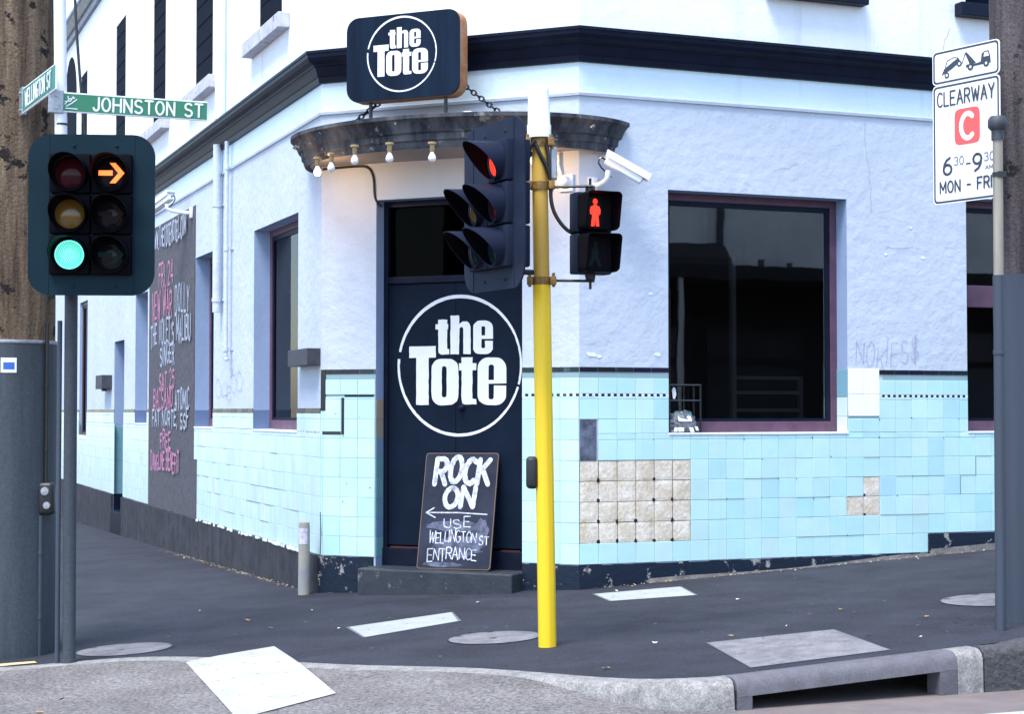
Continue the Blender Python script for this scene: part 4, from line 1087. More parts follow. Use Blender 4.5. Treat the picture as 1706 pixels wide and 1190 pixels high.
# ------------------------------------------------------------------ wall cameras
def bullet_camera(label, F, s, z, o, direction, L_=0.46, base=True, wall_s=None, wall_z=None):
    r = thing('security_camera', label, 'security camera', F(s, z, 0), 0, 'cameras on the pub walls')
    ws, wz = (s if wall_s is None else wall_s), (z - 0.15 if wall_z is None else wall_z)
    bm = bmesh.new(); box(bm, F, ws - 0.045, ws + 0.045, wz - 0.075, wz + 0.075, 0.001, 0.045, 0.006)
    tube(bm, [F(ws, wz, 0.04), F(ws + 0.02, wz - 0.01, 0.11), F(ws + 0.05, wz + 0.03, o), F(ws + 0.05, wz + 0.11, o)], 0.024, 10, smoothn=1); obj('bracket', bm, 'camwhite', r, smooth=50)
    d = direction.normalized(); side = d.cross(UP).normalized(); up = side.cross(d)
    Fc = Fr(F(s, z, o), d, side, up)
    bm = bmesh.new(); box(bm, Fc, -0.18, L_ - 0.18 - 0.03, -0.055, 0.055, -0.062, 0.038, 0.012, seg=3); obj('body', bm, 'camwhite', r, smooth=40)
    bm = bmesh.new(); box(bm, Fc, -0.21, L_ - 0.16, -0.074, 0.074, 0.042, 0.064, 0.008); box(bm, Fc, -0.20, L_ - 0.16, -0.078, -0.072, 0.0, 0.06); box(bm, Fc, -0.20, L_ - 0.16, 0.072, 0.078, 0.0, 0.06); obj('sunshield', bm, 'camwhite', r, smooth=40)
    bm = bmesh.new(); cyl(bm, Fc(L_ - 0.215, 0, -0.01), Fc(L_ - 0.205, 0, -0.01), 0.036, seg=16); tube(bm, [Fc(-0.18, 0, -0.02), Fc(-0.24, 0.01, -0.03), Fc(-0.22, 0.02, -0.10), Fc(-0.05, 0.0, -0.14)], 0.008, 6, smoothn=1); obj('lens', bm, 'camdark', r)
    return r
bullet_camera('white bullet security camera angled down over the pedestrian signal', FRw, 0.34, 3.91, 0.26, uR * 0.95 + nR * 0.35 - UP * 0.58, L_=0.42, wall_s=0.13, wall_z=3.76)
r = bullet_camera('white security camera on the side wall above the black gig board', FLw, 6.95, 4.52, 0.35, nL * 0.5 + uL * 0.9 - UP * 0.42, L_=0.55, wall_s=6.6, wall_z=4.34)
r = thing('security_camera', 'small white wall camera partly hidden behind the yellow pole top', 'security camera', FCw(2.62, 3.8, 0), 0, 'cameras on the pub walls')
bm = bmesh.new(); box(bm, FCw, 2.58, 2.72, 3.70, 3.86, 0.001, 0.04, 0.006); obj('bracket', bm, 'camwhite', r)
bm = bmesh.new(); lathe(bm, FCw(2.64, 3.79, 0.03), nC, [(0, 0.06), (0.05, 0.06), (0.09, 0.045), (0.11, 0.0)], 16); tube(bm, [FCw(2.6, 3.86, 0.04), FCw(2.58, 3.95, 0.06), FCw(2.58, 4.05, 0.06)], 0.018, 8); obj('body', bm, 'camwhite', r, smooth=50)

# ------------------------------------------------------------------ chalkboard on the step
cbt = thing('chalkboard', 'chalkboard reading ROCK ON leaning against the door on the black step', 'sign', FCw(1.53, 0.11, 0.13))
bx, bz = FCw(1.13, 0.107, 0.16), None
tilt = math.atan2(0.24, 1.10)
yb = (UP * math.cos(tilt) - nC * math.sin(tilt)).normalized(); xb = -uC
rollv = R_(0.6); xb2 = (xb * math.cos(rollv) + yb * math.sin(rollv)); yb2 = (yb * math.cos(rollv) - xb * math.sin(rollv)) + xb * 0.0
Fb = Fr(FCw(1.13, 0.108, 0.12), xb2, yb2, xb2.cross(yb2))
if Fb.z.dot(nC) < 0: Fb.z = -Fb.z
BWd, BHt = 0.775, 1.135
lpb = rrect(0, BWd, 0, BHt, 0.03, 4)
bm = bmesh.new(); prism(bm, Fb, lpb, -0.016, 0.0); obj('board', bm, 'wood', cbt)
bm = bmesh.new(); fill(bm, Fb, [rrect(0.006, BWd - 0.006, 0.006, BHt - 0.006, 0.026, 4)], 0.0008); obj('writing_face', bm, 'chalkboard', cbt)
bm = bmesh.new()
for (x0, x1, y0, y1, a) in ((0.05, 0.70, 0.36, 0.47, -2), (0.10, 0.72, 0.10, 0.33, 3), (0.03, 0.5, 0.02, 0.07, 1), (0.55, 0.74, 0.22, 0.5, 8)):
    lp = []
    for t in range(26):
        an = 6.283 * t / 26; lp.append(((x0 + x1) / 2 + (x1 - x0) / 2 * math.cos(an) * rnd.uniform(0.75, 1.05), (y0 + y1) / 2 + (y1 - y0) / 2 * math.sin(an) * rnd.uniform(0.7, 1.1)))
    fill(bm, Fb, [lp], 0.0014 + 0.0002 * a)
obj('chalk_smear', bm, 'smear', cbt)
bm = bmesh.new()
text(bm, Fb, 'ROCK', 0.115, 0.835, 0.245, 0.050, 0.0035, width=0.57, slant=0.10, jit=0.06, passes=2, gap=1.3)
text(bm, Fb, 'ON', 0.235, 0.60, 0.19, 0.048, 0.0035, width=0.31, slant=0.08, jit=0.04, passes=2, gap=1.3)
for pl in ([(0.70, 0.535), (0.40, 0.548), (0.055, 0.545)], [(0.135, 0.592), (0.055, 0.545), (0.155, 0.498)]): ribbon(bm, Fb, pl, 0.012, 0.0035)
text(bm, Fb, 'USE', 0.26, 0.405, 0.095, 0.010, 0.0035, width=0.28, jit=0.13, slant=-0.05)
text(bm, Fb, 'WELLINGTON', 0.11, 0.255, 0.105, 0.010, 0.0035, width=0.50, jit=0.12, gap=0.8); text(bm, Fb, 'ST', 0.64, 0.245, 0.08, 0.010, 0.0035, width=0.10, jit=0.08)
text(bm, Fb, 'ENTRANCE', 0.11, 0.085, 0.115, 0.010, 0.0035, width=0.52, jit=0.13, gap=0.9)
obj('chalk_lettering', bm, 'chalk', cbt)

# ------------------------------------------------------------------ traffic signals
def visor(bm, F, x, y, r, Lt, Lb, mi=0):
    n = 40; A, B_, C_, D_ = [], [], [], []
    for k in range(n):
        a = 2 * math.pi * k / n; s = math.sin(a)
        t = (s + 1) / 2; L_ = Lb + (Lt - Lb) * t ** 1.35
        for lst, rr_, zz in ((A, r, 0.055), (B_, r * 0.985, 0.055 + L_), (C_, r * 0.95, 0.055 + L_), (D_, r * 0.965, 0.055)):
            lst.append(bm.verts.new(F(x + rr_ * math.cos(a), y + rr_ * s - (0.015 * (zz - 0.055) / 0.3), zz)))
    for k in range(n):
        j = (k + 1) % n
        for P, Q, m_ in ((A, B_, 0), (B_, C_, 0), (C_, D_, 1)): bm.faces.new([P[k], P[j], Q[j], Q[k]]).material_index = m_
def lens(bm, F, x, y, r, mi=0, c=0.05):
    n = 32; rings = []
    for rr_, cc in ((1.0, 0.0), (0.8, 0.010), (0.45, 0.020), (0.12, 0.024)):
        rings.append([bm.verts.new(F(x + r * rr_ * math.cos(6.2832 * k / n), y + r * rr_ * math.sin(6.2832 * k / n), c + cc)) for k in range(n)])
    for a, b in zip(rings, rings[1:]):
        for k in range(n): bm.faces.new([a[k], a[(k + 1) % n], b[(k + 1) % n], b[k]]).material_index = mi
    bm.faces.new(rings[-1])
ARROW = [(-0.088, -0.018), (0.012, -0.018), (0.012, 0.018), (-0.088, 0.018)]
CHEV = [(-0.008, -0.074), (0.034, -0.074), (0.098, 0.0), (0.034, 0.074), (-0.008, 0.074), (0.054, 0.0)]
def signal(label, loc, rz, aspects, bmat, vmat, W=0.92, Hh=1.19, group=None):
    t = thing('traffic_light', label, 'traffic light', loc, rz, group)
    Rm = Matrix.Rotation(rz, 3, 'Z'); X = Rm @ V(1, 0, 0); Fw = Rm @ V(0, -1, 0)
    F = Fr(loc, X, UP, Fw)                              # local: x right, y up, z out of the face
    bm = bmesh.new(); prism(bm, F, rrect(-W / 2, W / 2, -Hh / 2, Hh / 2, 0.165, 8), -0.012, 0.0)
    for a, b in ((-0.13, 0.51), (0.18, 0.51), (-0.13, -0.53), (0.18, -0.53)): cyl(bm, F(a, b, 0.0), F(a, b, 0.010), 0.014, 0.008, 8)
    for a in (-0.31, 0.31): box(bm, F, a - 0.002, a + 0.002, -Hh / 2 + 0.01, Hh / 2 - 0.01, 0.0, 0.004)
    obj('backboard', bm, bmat, t)
    for (cx, cy, kind) in aspects:
        bm = bmesh.new(); box(bm, F, cx - 0.147, cx + 0.147, cy - 0.146, cy + 0.146, -0.14, 0.052, 0.014); 
        ho = obj('housing', bm, vmat, t, smooth=30); MW[ho] = MW[t]
        bm = bmesh.new(); visor(bm, F, cx, cy, 0.136, 0.25, 0.035); obj('visor', bm, [vmat, 'visor'], ho, smooth=40)
        bm = bmesh.new(); lens(bm, F, cx, cy, 0.112)
        obj('lens', bm, {'r': 'redlens', 'g': 'greenlens', 'a': 'offblack'}.get(kind[0], kind), ho, smooth=60)
        if kind[0] == 'a':
            bm = bmesh.new()
            prism(bm, F, [(cx + px, cy + py) for px, py in ARROW], 0.076, 0.079); prism(bm, F, [(cx + px, cy + py) for px, py in CHEV], 0.076, 0.079)
            obj('arrow', bm, {'a+': 'arrowlit', 'a-': 'offsym', 'a~': 'offsym2'}[kind], ho)
        if kind == 'g':
            bm = bmesh.new()
            for ri in range(1, 8):
                nd = ri * 6
                for k in range(nd):
                    an = 6.2832 * k / nd; rr_ = ri * 0.0145; px, py = cx + rr_ * math.cos(an), cy + rr_ * math.sin(an)
                    fill(bm, F, [ell(px, py, 0.0040, 0.0040, n=6)[:-1]], 0.0765 - 0.024 * (rr_ / 0.112) ** 1.6)
            obj('led_dots', bm, 'greendot', ho)
    bm = bmesh.new(); box(bm, F, -0.10, 0.10, -0.5, 0.5, -0.10, -0.013, 0.01); obj('rear_spine', bm, bmat, t)
    return t, F
rows_ = [0.30, 0.0, -0.30]
asp = [(-0.150, rows_[0], 'offred'), (0.150, rows_[0], 'a+'), (-0.150, rows_[1], 'offamber'), (0.150, rows_[1], 'a~'), (-0.150, rows_[2], 'g'), (0.150, rows_[2], 'a-')]
ls = V(-3.095, 12.52, 3.075)
signal('six-lens traffic light showing green and an orange arrow, in front of the timber pole', ls, R_(4), asp, 'board', 'visor', group='traffic lights at the corner')
asp = [(0.150, rows_[0], 'r'), (0.150, rows_[1], 'offred'), (0.150, rows_[2], 'offgreen'), (-0.150, rows_[1], 'offamber'), (-0.150, rows_[2], 'offgreen')]
ms = V(-0.132, 12.0, 3.075)
signal('five-lens traffic light turned side-on with its red showing, on the yellow pole', ms, R_(-62), asp, 'board2', 'visor2', group='traffic lights at the corner')

# ------------------------------------------------------------------ yellow signal pole
base = og(0.252, 12.19); lean = V(-0.0155, 0, 1)
yp = thing('signal_pole', 'yellow traffic signal pole with a white cap and clamps carrying two signals', 'pole', base)
def yat(z): return base + lean * (z - base.z)
bm = bmesh.new()
n = 36; rg = []
for z in (base.z - 0.02, 2.54):
    p = yat(z); rg.append([bm.verts.new(p + V(math.cos(6.2832 * k / n), math.sin(6.2832 * k / n), 0) * (0.0655 if k % 6 not in (0, 1) else 0.0632)) for k in range(n)])
for k in range(n): bm.faces.new([rg[0][k], rg[0][(k + 1) % n], rg[1][(k + 1) % n], rg[1][k]])
bm.faces.new(rg[1]); obj('sleeve', bm, 'yellow', yp, smooth=25)
bm = bmesh.new(); cyl(bm, yat(2.53), yat(3.62), 0.058, 0.056, 28); obj('shaft', bm, 'mustard', yp, smooth=50)
bm = bmesh.new(); lathe(bm, yat(3.59), lean, [(0, 0.082), (0.0, 0.086), (0.09, 0.086), (0.10, 0.081), (0.33, 0.075), (0.37, 0.072), (0.385, 0.060), (0.388, 0.0)], 28); obj('cap', bm, 'camwhite', yp, smooth=40)
for z in (3.555, 3.245, 2.56):
    bm = bmesh.new(); cyl(bm, yat(z - 0.028), yat(z + 0.028), 0.066, seg=28)
    p = yat(z); Fq = Fr(p, (1, 0, 0), (0, 1, 0), (0, 0, 1))
    box(bm, Fq, -0.105, -0.06, -0.075, -0.02, -0.03, 0.03, 0.005); box(bm, Fq, 0.06, 0.105, -0.075, -0.02, -0.03, 0.03, 0.005)
    for sx in (-0.085, 0.085): cyl(bm, p + V(sx, -0.045, -0.045), p + V(sx, -0.045, 0.055), 0.011, seg=8)
    obj('clamp', bm, 'rusty', yp, smooth=40)
for z in (3.20, 3.185): pass
bm = bmesh.new(); box(bm, Fr(yat(3.40), (1, 0, 0), (0, 1, 0), (0, 0, 1)), 0.075, 0.125, -0.03, 0.05, -0.11, 0.12, 0.01); obj('terminal_box', bm, 'galv', yp)
bm = bmesh.new(); tube(bm, [yat(3.56) + V(-0.03, -0.075, 0), yat(3.50) + V(-0.08, -0.06, 0), yat(3.40) + V(-0.085, -0.02, 0), yat(3.1) + V(-0.10, 0.0, 0)], 0.016, 8, smoothn=2)
tube(bm, [yat(3.55) + V(-0.035, -0.07, 0), yat(3.47) + V(0.0, -0.075, 0), yat(3.36) + V(0.055, -0.065, 0), yat(3.28) + V(0.075, -0.05, 0), yat(3.1) + V(0.075, -0.045, 0), yat(2.98) + V(0.13, -0.05, 0), yat(2.90) + V(0.21, -0.04, 0), yat(2.895) + V(0.30, 0, 0)], 0.014, 8, smoothn=2)
tube(bm, [yat(3.54) + V(0.05, -0.05, 0), yat(3.42) + V(0.068, -0.05, 0), yat(3.25) + V(0.07, -0.05, 0)], 0.013, 8, smoothn=1)
obj('cable', bm, 'cable', yp, smooth=60)
for z in (3.47, 2.62):
    bm = bmesh.new(); tube(bm, [yat(z) + V(-0.06, -0.03, 0), V(-0.02, 12.08, z), V(-0.08, 12.05, z)], 0.02, 8); obj('signal_arm', bm, 'black', yp)
for z, z1 in ((3.235, 3.235), (2.565, 2.555)):
    bm = bmesh.new(); tube(bm, [yat(z) + V(0.06, 0, 0.0), V(0.575, 12.12, z1)], 0.010, 8); obj('pedestrian_arm', bm, 'black', yp)
bm = bmesh.new(); p = V(0.135, 12.19, 1.19); box(bm, Fr(p, (1, 0, 0), (0, 1, 0), (0, 0, 1)), -0.035, 0.05, -0.06, 0.06, -0.115, 0.115, 0.03, seg=4)
solo('push_button', bm, 'black', 'black pedestrian push button box on the back of the yellow pole', 'push button', smooth=40)

# ------------------------------------------------------------------ pedestrian signal
pl_ = V(0.575, 12.12, 2.895); prz = R_(24)
pd = thing('pedestrian_signal', 'black pedestrian signal with a glowing red standing figure, beside the yellow pole', 'traffic light', pl_, prz)
Rm = Matrix.Rotation(prz, 3, 'Z'); FP = Fr(pl_, Rm @ V(1, 0, 0), UP, Rm @ V(0, -1, 0))
for cy, lit in ((0.148, True), (-0.148, False)):
    bm = bmesh.new(); box(bm, FP, -0.14, 0.14, cy - 0.143, cy + 0.143, -0.10, 0.03, 0.014); ho = obj('housing', bm, 'visor2', pd, smooth=30); MW[ho] = MW[pd]
    bm = bmesh.new()
    lp = rrect(-0.135, 0.135, cy - 0.135, cy + 0.135, 0.03, 4); lp2 = rrect(-0.128, 0.128, cy - 0.128, cy + 0.128, 0.025, 4)
    def dep_(y): return 0.03 + (0.17 if y > cy - 0.06 else 0.17 - 0.9 * (cy - 0.06 - y))
    A = [bm.verts.new(FP(x, y, 0.03)) for x, y in lp]; B_ = [bm.verts.new(FP(x, y, dep_(y))) for x, y in lp]; C_ = [bm.verts.new(FP(x, y, dep_(y))) for x, y in lp2]; D_ = [bm.verts.new(FP(x, y, 0.03)) for x, y in lp2]
    for k in range(len(lp)):
        j = (k + 1) % len(lp)
        for P, Q in ((A, B_), (B_, C_), (C_, D_)): bm.faces.new([P[k], P[j], Q[j], Q[k]])
    obj('visor', bm, 'visor', ho)
    bm = bmesh.new(); fill(bm, FP, [lp2], 0.034); obj('lens', bm, 'offblack', ho)
    bm = bmesh.new()
    if lit:
        lp = [(-0.010, 0.055), (0.010, 0.055), (0.016, 0.048), (0.034, 0.040), (0.042, 0.018), (0.040, -0.012), (0.030, -0.020), (0.026, 0.002), (0.026, -0.030), (0.032, -0.100), (0.006, -0.100), (0.0, -0.050), (-0.008, -0.100), (-0.034, -0.100), (-0.024, -0.028), (-0.026, 0.002), (-0.030, -0.020), (-0.040, -0.012), (-0.042, 0.018), (-0.034, 0.040), (-0.016, 0.048)]
        fill(bm, FP, [[(x, cy + y) for x, y in lp]], 0.040); fill(bm, FP, [ell(0, cy + 0.077, 0.019, 0.021, n=14)[:-1]], 0.040)
        obj('figure_symbol', bm, 'redlens', ho)
    else:
        for lp in ([(-0.012, 0.05), (0.014, 0.05), (0.03, 0.01), (0.022, -0.02), (0.05, -0.09), (0.026, -0.095), (0.0, -0.035), (-0.035, -0.095), (-0.06, -0.085), (-0.028, -0.02), (-0.03, 0.02)],): fill(bm, FP, [[(x, cy + y) for x, y in lp]], 0.040)
        fill(bm, FP, [ell(0.002, cy + 0.07, 0.017, 0.019, n=12)[:-1]], 0.040)
        obj('figure_symbol', bm, 'offsym', ho)
bm = bmesh.new(); cyl(bm, FP(0, 0.29, -0.04), FP(0, 0.345, -0.04), 0.035, seg=12); cyl(bm, FP(0, 0.345, -0.04), FP(0, 0.40, -0.04), 0.010, seg=8); cyl(bm, FP(0, -0.29, -0.04), FP(0, -0.345, -0.04), 0.040, 0.03, seg=12); cyl(bm, FP(0, -0.345, -0.04), FP(0, -0.395, -0.04), 0.010, seg=8); obj('pivot', bm, 'black', pd)

# ------------------------------------------------------------------ timber utility pole, left signal pole, street signs
ub = og(-3.96, 13.48)
up_ = thing('utility_pole', 'thick weathered timber utility pole with a slate grey painted base', 'utility pole', ub)
bm = bmesh.new(); lathe(bm, ub + V(0, 0, 2.4), UP, [(0, 0.338), (1.5, 0.334), (9, 0.25)], 40); obj('shaft', bm, 'timber', up_, smooth=50)
bm = bmesh.new(); lathe(bm, ub - V(0, 0, 0.05), UP, [(0, 0.365), (1.2, 0.358), (2.5, 0.352), (2.505, 0.30)], 40); obj('painted_base', bm, 'timberpaint', up_, smooth=50)
bm = bmesh.new(); lathe(bm, ub + V(0, 0, 2.44), UP, [(0, 0.355), (0.012, 0.359), (0.026, 0.355)], 40); obj('strap', bm, 'galv', up_, smooth=50)
ang = lambda a, r, z: ub + V(r * math.cos(R_(a)), r * math.sin(R_(a)), z)
def pole_patch(a0, a1, z0, z1, r):
    bm = bmesh.new(); n = 6
    A = [[bm.verts.new(ang(a0 + (a1 - a0) * k / n, r, z)) for z in (z0, z1)] for k in range(n + 1)]
    for k in range(n): bm.faces.new([A[k][0], A[k + 1][0], A[k + 1][1], A[k][1]])
    return bm
zz = 2.27
st = solo('sticker', pole_patch(-86, -67, zz - 0.06, zz + 0.055, 0.357), 'white', 'small white and blue sticker on the grey base of the timber pole', 'sticker')
MW[st] = Matrix.Translation(st.location)
o = obj('sticker_print', pole_patch(-83, -69.5, zz - 0.035, zz + 0.02, 0.3585), 'sticker', st)
bm = bmesh.new(); p = ang(-25, 0.37, 0); box(bm, Fr(p, (1, 0, 0), (0, 1, 0), (0, 0, 1)), -0.07, 0.065, -0.06, 0.05, 1.105, 1.36, 0.035, seg=4)
solo('push_button', bm, 'black', 'black push button box on the slim grey pole beside the timber pole', 'push button', smooth=40)
bm = bmesh.new(); lathe(bm, p + V(0, -0.062, 1.29), V(0, -1, 0), [(0, 0.034), (0.012, 0.030), (0.014, 0)], 14); lathe(bm, p + V(0.015, -0.062, 1.18), V(0, -1, 0), [(0, 0.03), (0.012, 0.026), (0.014, 0)], 14)
pb2 = bpy.data.objects['push_button.001'] if 'push_button.001' in bpy.data.objects else None
MW[pb2] = Matrix.Translation(pb2.location); obj('button', bm, 'galv', pb2)
for k, (a, r_, z0, z1) in enumerate(((-34, 0.362, 0.0, 1.1), (-27, 0.372, 1.3, 2.6))):
    bm = bmesh.new(); cyl(bm, ang(a, r_, z0), ang(a, r_, z1), 0.016, seg=10)
    for z in (z0 + 0.3, z0 + 0.8): cyl(bm, ang(a, r_, z), ang(a, r_, z + 0.03), 0.022, seg=10)
    obj('conduit', bm, 'greypaint' if k == 0 else 'cable', up_, smooth=50)

sb = og(-3.295, 12.75)
sp = thing('signal_pole', 'slim grey signal pole with a white upper mast beside the timber pole', 'pole', sb)
bm = bmesh.new(); cyl(bm, sb - V(0, 0, 0.02), V(-3.30, 12.75, 2.75), 0.048, seg=24); cyl(bm, sb - V(0, 0, 0.02), sb + V(0, 0, 0.03), 0.06, seg=24); obj('lower_tube', bm, 'timberpaint', sp, smooth=50)
bm = bmesh.new(); cyl(bm, V(-3.36, 12.72, 2.6), V(-3.41, 12.72, 5.6), 0.046, seg=24); obj('mast', bm, 'whitemast', sp, smooth=50)
bm = bmesh.new(); cyl(bm, V(-3.376, 12.72, 3.77), V(-3.376, 12.72, 3.785), 0.048, seg=20); box(bm, WORLDF, -3.36, -3.28, 12.68, 12.78, 2.50, 2.62, 0.01); box(bm, WORLDF, -3.30, -3.1, 12.60, 12.72, 2.9, 2.96); box(bm, WORLDF, -3.30, -3.1, 12.60, 12.72, 3.2, 3.26); obj('bracket', bm, 'black', sp)
bm = bmesh.new(); cyl(bm, sb + V(-0.085, -0.01, 0), sb + V(-0.085, -0.01, 2.55), 0.018, seg=10); obj('conduit', bm, 'greypaint', sp, smooth=50)

def blade(name, label, F, L_, H_, gm, txt, tx, tw, th, lw, emblem=False, clampx=(-0.09, 0.02)):
    t = thing(name, label, 'street sign', F(0, 0, 0), 0, 'street name signs')
    bm = bmesh.new(); box(bm, F, 0, L_, 0, H_, -0.018, 0.0, 0.004); obj('blade', bm, 'signwhite', t)
    bm = bmesh.new(); face(bm, [F(0.004, 0.010, 0.0016), F(L_ - 0.004, 0.010, 0.0016), F(L_ - 0.004, H_ - 0.010, 0.0016), F(0.004, H_ - 0.010, 0.0016)]); obj('green_face', bm, gm, t)
    bm = bmesh.new(); text(bm, F, txt, tx, (H_ - th) / 2, th, lw, 0.0032, width=tw, gap=1.7)
    if emblem:
        for pl in ([(0.03, 0.06), (0.06, 0.10), (0.10, 0.11)], [(0.03, 0.08), (0.07, 0.085), (0.09, 0.12)], [(0.04, 0.045), (0.08, 0.07), (0.115, 0.10)], [(0.05, 0.12), (0.06, 0.08)], [(0.035, 0.03), (0.12, 0.028)]): ribbon(bm, F, pl, 0.007, 0.004)
    obj('lettering', bm, 'signwhite', t)
    bm = bmesh.new(); box(bm, F, clampx[0], clampx[1], -0.012, H_ + 0.012, -0.03, 0.008, 0.006)
    for y in (0.03, H_ - 0.03): cyl(bm, F((clampx[0] + clampx[1]) / 2, y, 0.008), F((clampx[0] + clampx[1]) / 2, y, 0.02), 0.012, seg=8)
    obj('clamp', bm, 'galv', t)
    return t
FJ = Fr(V(-3.37, 12.67, 3.865), uR, (UP + uR * 0.018).normalized(), nR)
blade('street_sign', 'green street name sign reading JOHNSTON ST on the white mast', FJ, 1.10, 0.150, 'signgreen', 'JOHNSTON ST', 0.24, 0.82, 0.098, 0.015, True)
wx = V(0.42, -0.60, 0.08).normalized()
FWs = Fr(V(-3.78, 13.11, 3.93), wx, UP, V(wx.y, -wx.x, 0).normalized())
blade('street_sign', 'faded green street name sign reading WELLINGTON ST, end-on against the timber pole', FWs, 0.72, 0.195, 'signgreen2', 'WELLINGTON ST', 0.06, 0.58, 0.12, 0.014, clampx=(-0.07, 0.01))
bm = bmesh.new(); p0, p1 = V(-3.45, 13.3, 5.2), V(-3.215, 13.0, 3.3)
tube(bm, [p0.lerp(p1, k / 8) + V(-0.02 * math.sin(math.pi * k / 8), 0, 0) for k in range(9)], 0.011, 8)
solo('overhead_cable', bm, 'cable', 'thin black cable running down beside the white mast', 'cable', smooth=60)

# ------------------------------------------------------------------ right: timber pole, sign pole, clearway signs
rpb = og(3.655, 12.22)
rp_ = thing('utility_pole', 'timber pole cut by the frame edge behind the clearway sign pole, grey painted below', 'utility pole', rpb)
tl = V(-0.010, 0, 1)
bm = bmesh.new(); lathe(bm, rpb + tl * 2.45, tl, [(0, 0.172), (6.5, 0.15)], 32); obj('shaft', bm, 'timber2', rp_, smooth=50)
bm = bmesh.new(); lathe(bm, rpb - V(0, 0, 0.04), tl, [(0, 0.178), (2.5, 0.175), (2.503, 0.15)], 32); obj('painted_base', bm, 'greypaint', rp_, smooth=50)
cpb = og(3.342, 11.72)
cp = thing('sign_pole', 'slim sign pole, rusty galvanised above and grey below, carrying the clearway signs', 'pole', cpb)
bm = bmesh.new(); cyl(bm, V(3.350, 11.72, 2.56), V(3.352, 11.72, 3.58), 0.034, seg=20); obj('upper_tube', bm, 'galvold', cp, smooth=50)
bm = bmesh.new(); cyl(bm, cpb - V(0, 0, 0.02), V(3.350, 11.72, 2.565), 0.036, seg=20); cyl(bm, V(3.35, 11.72, 2.02), V(3.35, 11.72, 2.05), 0.042, seg=20); obj('painted_base', bm, 'greypaint', cp, smooth=50)
bm = bmesh.new(); cyl(bm, V(3.352, 11.72, 3.50), V(3.352, 11.72, 3.57), 0.043, seg=18); lathe(bm, V(3.352, 11.72, 3.57), UP, [(0, 0.05), (0.02, 0.066), (0.07, 0.066), (0.095, 0.05), (0.10, 0)], 18); obj('cap', bm, 'lintgrey', cp, smooth=40)
bm = bmesh.new(); cyl(bm, V(3.352, 11.72, 3.245), V(3.352, 11.72, 3.275), 0.04, seg=18); box(bm, WORLDF, 3.34, 3.40, 11.68, 11.80, 3.24, 3.28); obj('clamp', bm, 'black', cp)
xs = V(0.574, -0.819, 0); FS = Fr(V(3.412, 11.865, 0) - xs * 0.605, xs, UP, V(xs.y, -xs.x, 0))
def plate(name, label, x0, x1, z0, z1):
    t = thing(name, label, 'road sign', FS((x0 + x1) / 2, z0, 0), 0, 'clearway signs on the sign pole')
    bm = bmesh.new(); prism(bm, FS, rrect(x0, x1, z0, z1, 0.035, 5), -0.006, 0.0); obj('plate', bm, 'signwhite', t)
    bm = bmesh.new()
    A, B_ = rrect(x0 + 0.008, x1 - 0.008, z0 + 0.008, z1 - 0.008, 0.030, 5), rrect(x0 + 0.022, x1 - 0.022, z0 + 0.022, z1 - 0.022, 0.022, 5)
    n = len(A); va = [bm.verts.new(FS(*p, 0.0012)) for p in A]; vb = [bm.verts.new(FS(*p, 0.0012)) for p in B_]
    for k in range(n): bm.faces.new([va[k], va[(k + 1) % n], vb[(k + 1) % n], vb[k]])
    obj('border', bm, 'signblack', t)
    return t
t1 = plate('tow_away_sign', 'white sign with a tow truck hauling a car, above the clearway sign', 0, 0.605, 3.995, 4.243)
bm = bmesh.new(); cz = 4.06
def shp(pts, c=0.002): fill(bm, FS, [[(x, cz + y) for x, y in pts]], c)
shp([(0.31, 0.045), (0.40, 0.04), (0.44, 0.045), (0.45, 0.10), (0.475, 0.115), (0.51, 0.115), (0.525, 0.075), (0.53, 0.025), (0.31, 0.022)]); shp([(0.30, 0.13), (0.315, 0.135), (0.40, 0.045), (0.36, 0.042), (0.34, 0.045), (0.33, 0.07)], 0.0024)
shp([(0.085, 0.0), (0.11, 0.045), (0.19, 0.085), (0.24, 0.105), (0.255, 0.085), (0.24, 0.065), (0.17, 0.03)])
for x, y, r in ((0.35, 0.022, 0.026), (0.49, 0.026, 0.026), (0.135, -0.005, 0.022), (0.25, 0.062, 0.022)): shp([(x + r * math.cos(6.283 * k / 14), y + r * math.sin(6.283 * k / 14)) for k in range(14)], 0.0028)
ribbon(bm, FS, [(0.305, cz + 0.13), (0.275, cz + 0.06)], 0.006, 0.003); ribbon(bm, FS, [(0.12, cz + 0.055), (0.14, cz + 0.10), (0.20, cz + 0.115), (0.24, cz + 0.105)], 0.006, 0.003)
o = obj('tow_truck_symbol', bm, 'signblack', t1)
bm = bmesh.new()
fill(bm, FS, [[(0.475, cz + 0.105), (0.505, cz + 0.105), (0.515, cz + 0.075), (0.468, cz + 0.075)]], 0.0034)
for x, y in ((0.35, 0.022), (0.49, 0.026), (0.135, -0.005), (0.25, 0.062)): fill(bm, FS, [ell(x, cz + y, 0.010, 0.010, n=10)[:-1]], 0.0036)
obj('symbol_gaps', bm, 'signwhite', t1)
t2 = plate('clearway_sign', 'white CLEARWAY sign with a red C, 6.30 to 9.30 am Monday to Friday', 0, 0.605, 3.125, 3.992)
bm = bmesh.new(); text(bm, FS, 'CLEARWAY', 0.045, 3.835, 0.100, 0.013, 0.002, width=0.515, gap=1.5); text(bm, FS, 'MON - FRI', 0.065, 3.205, 0.080, 0.013, 0.002, width=0.47, gap=1.6)
text(bm, FS, '6', 0.095, 3.335, 0.118, 0.019, 0.002, width=0.075); text(bm, FS, '9', 0.365, 3.335, 0.118, 0.019, 0.002, width=0.075); text(bm, FS, '-', 0.305, 3.36, 0.07, 0.012, 0.002, width=0.035)
obj('lettering', bm, 'signblack', t2)
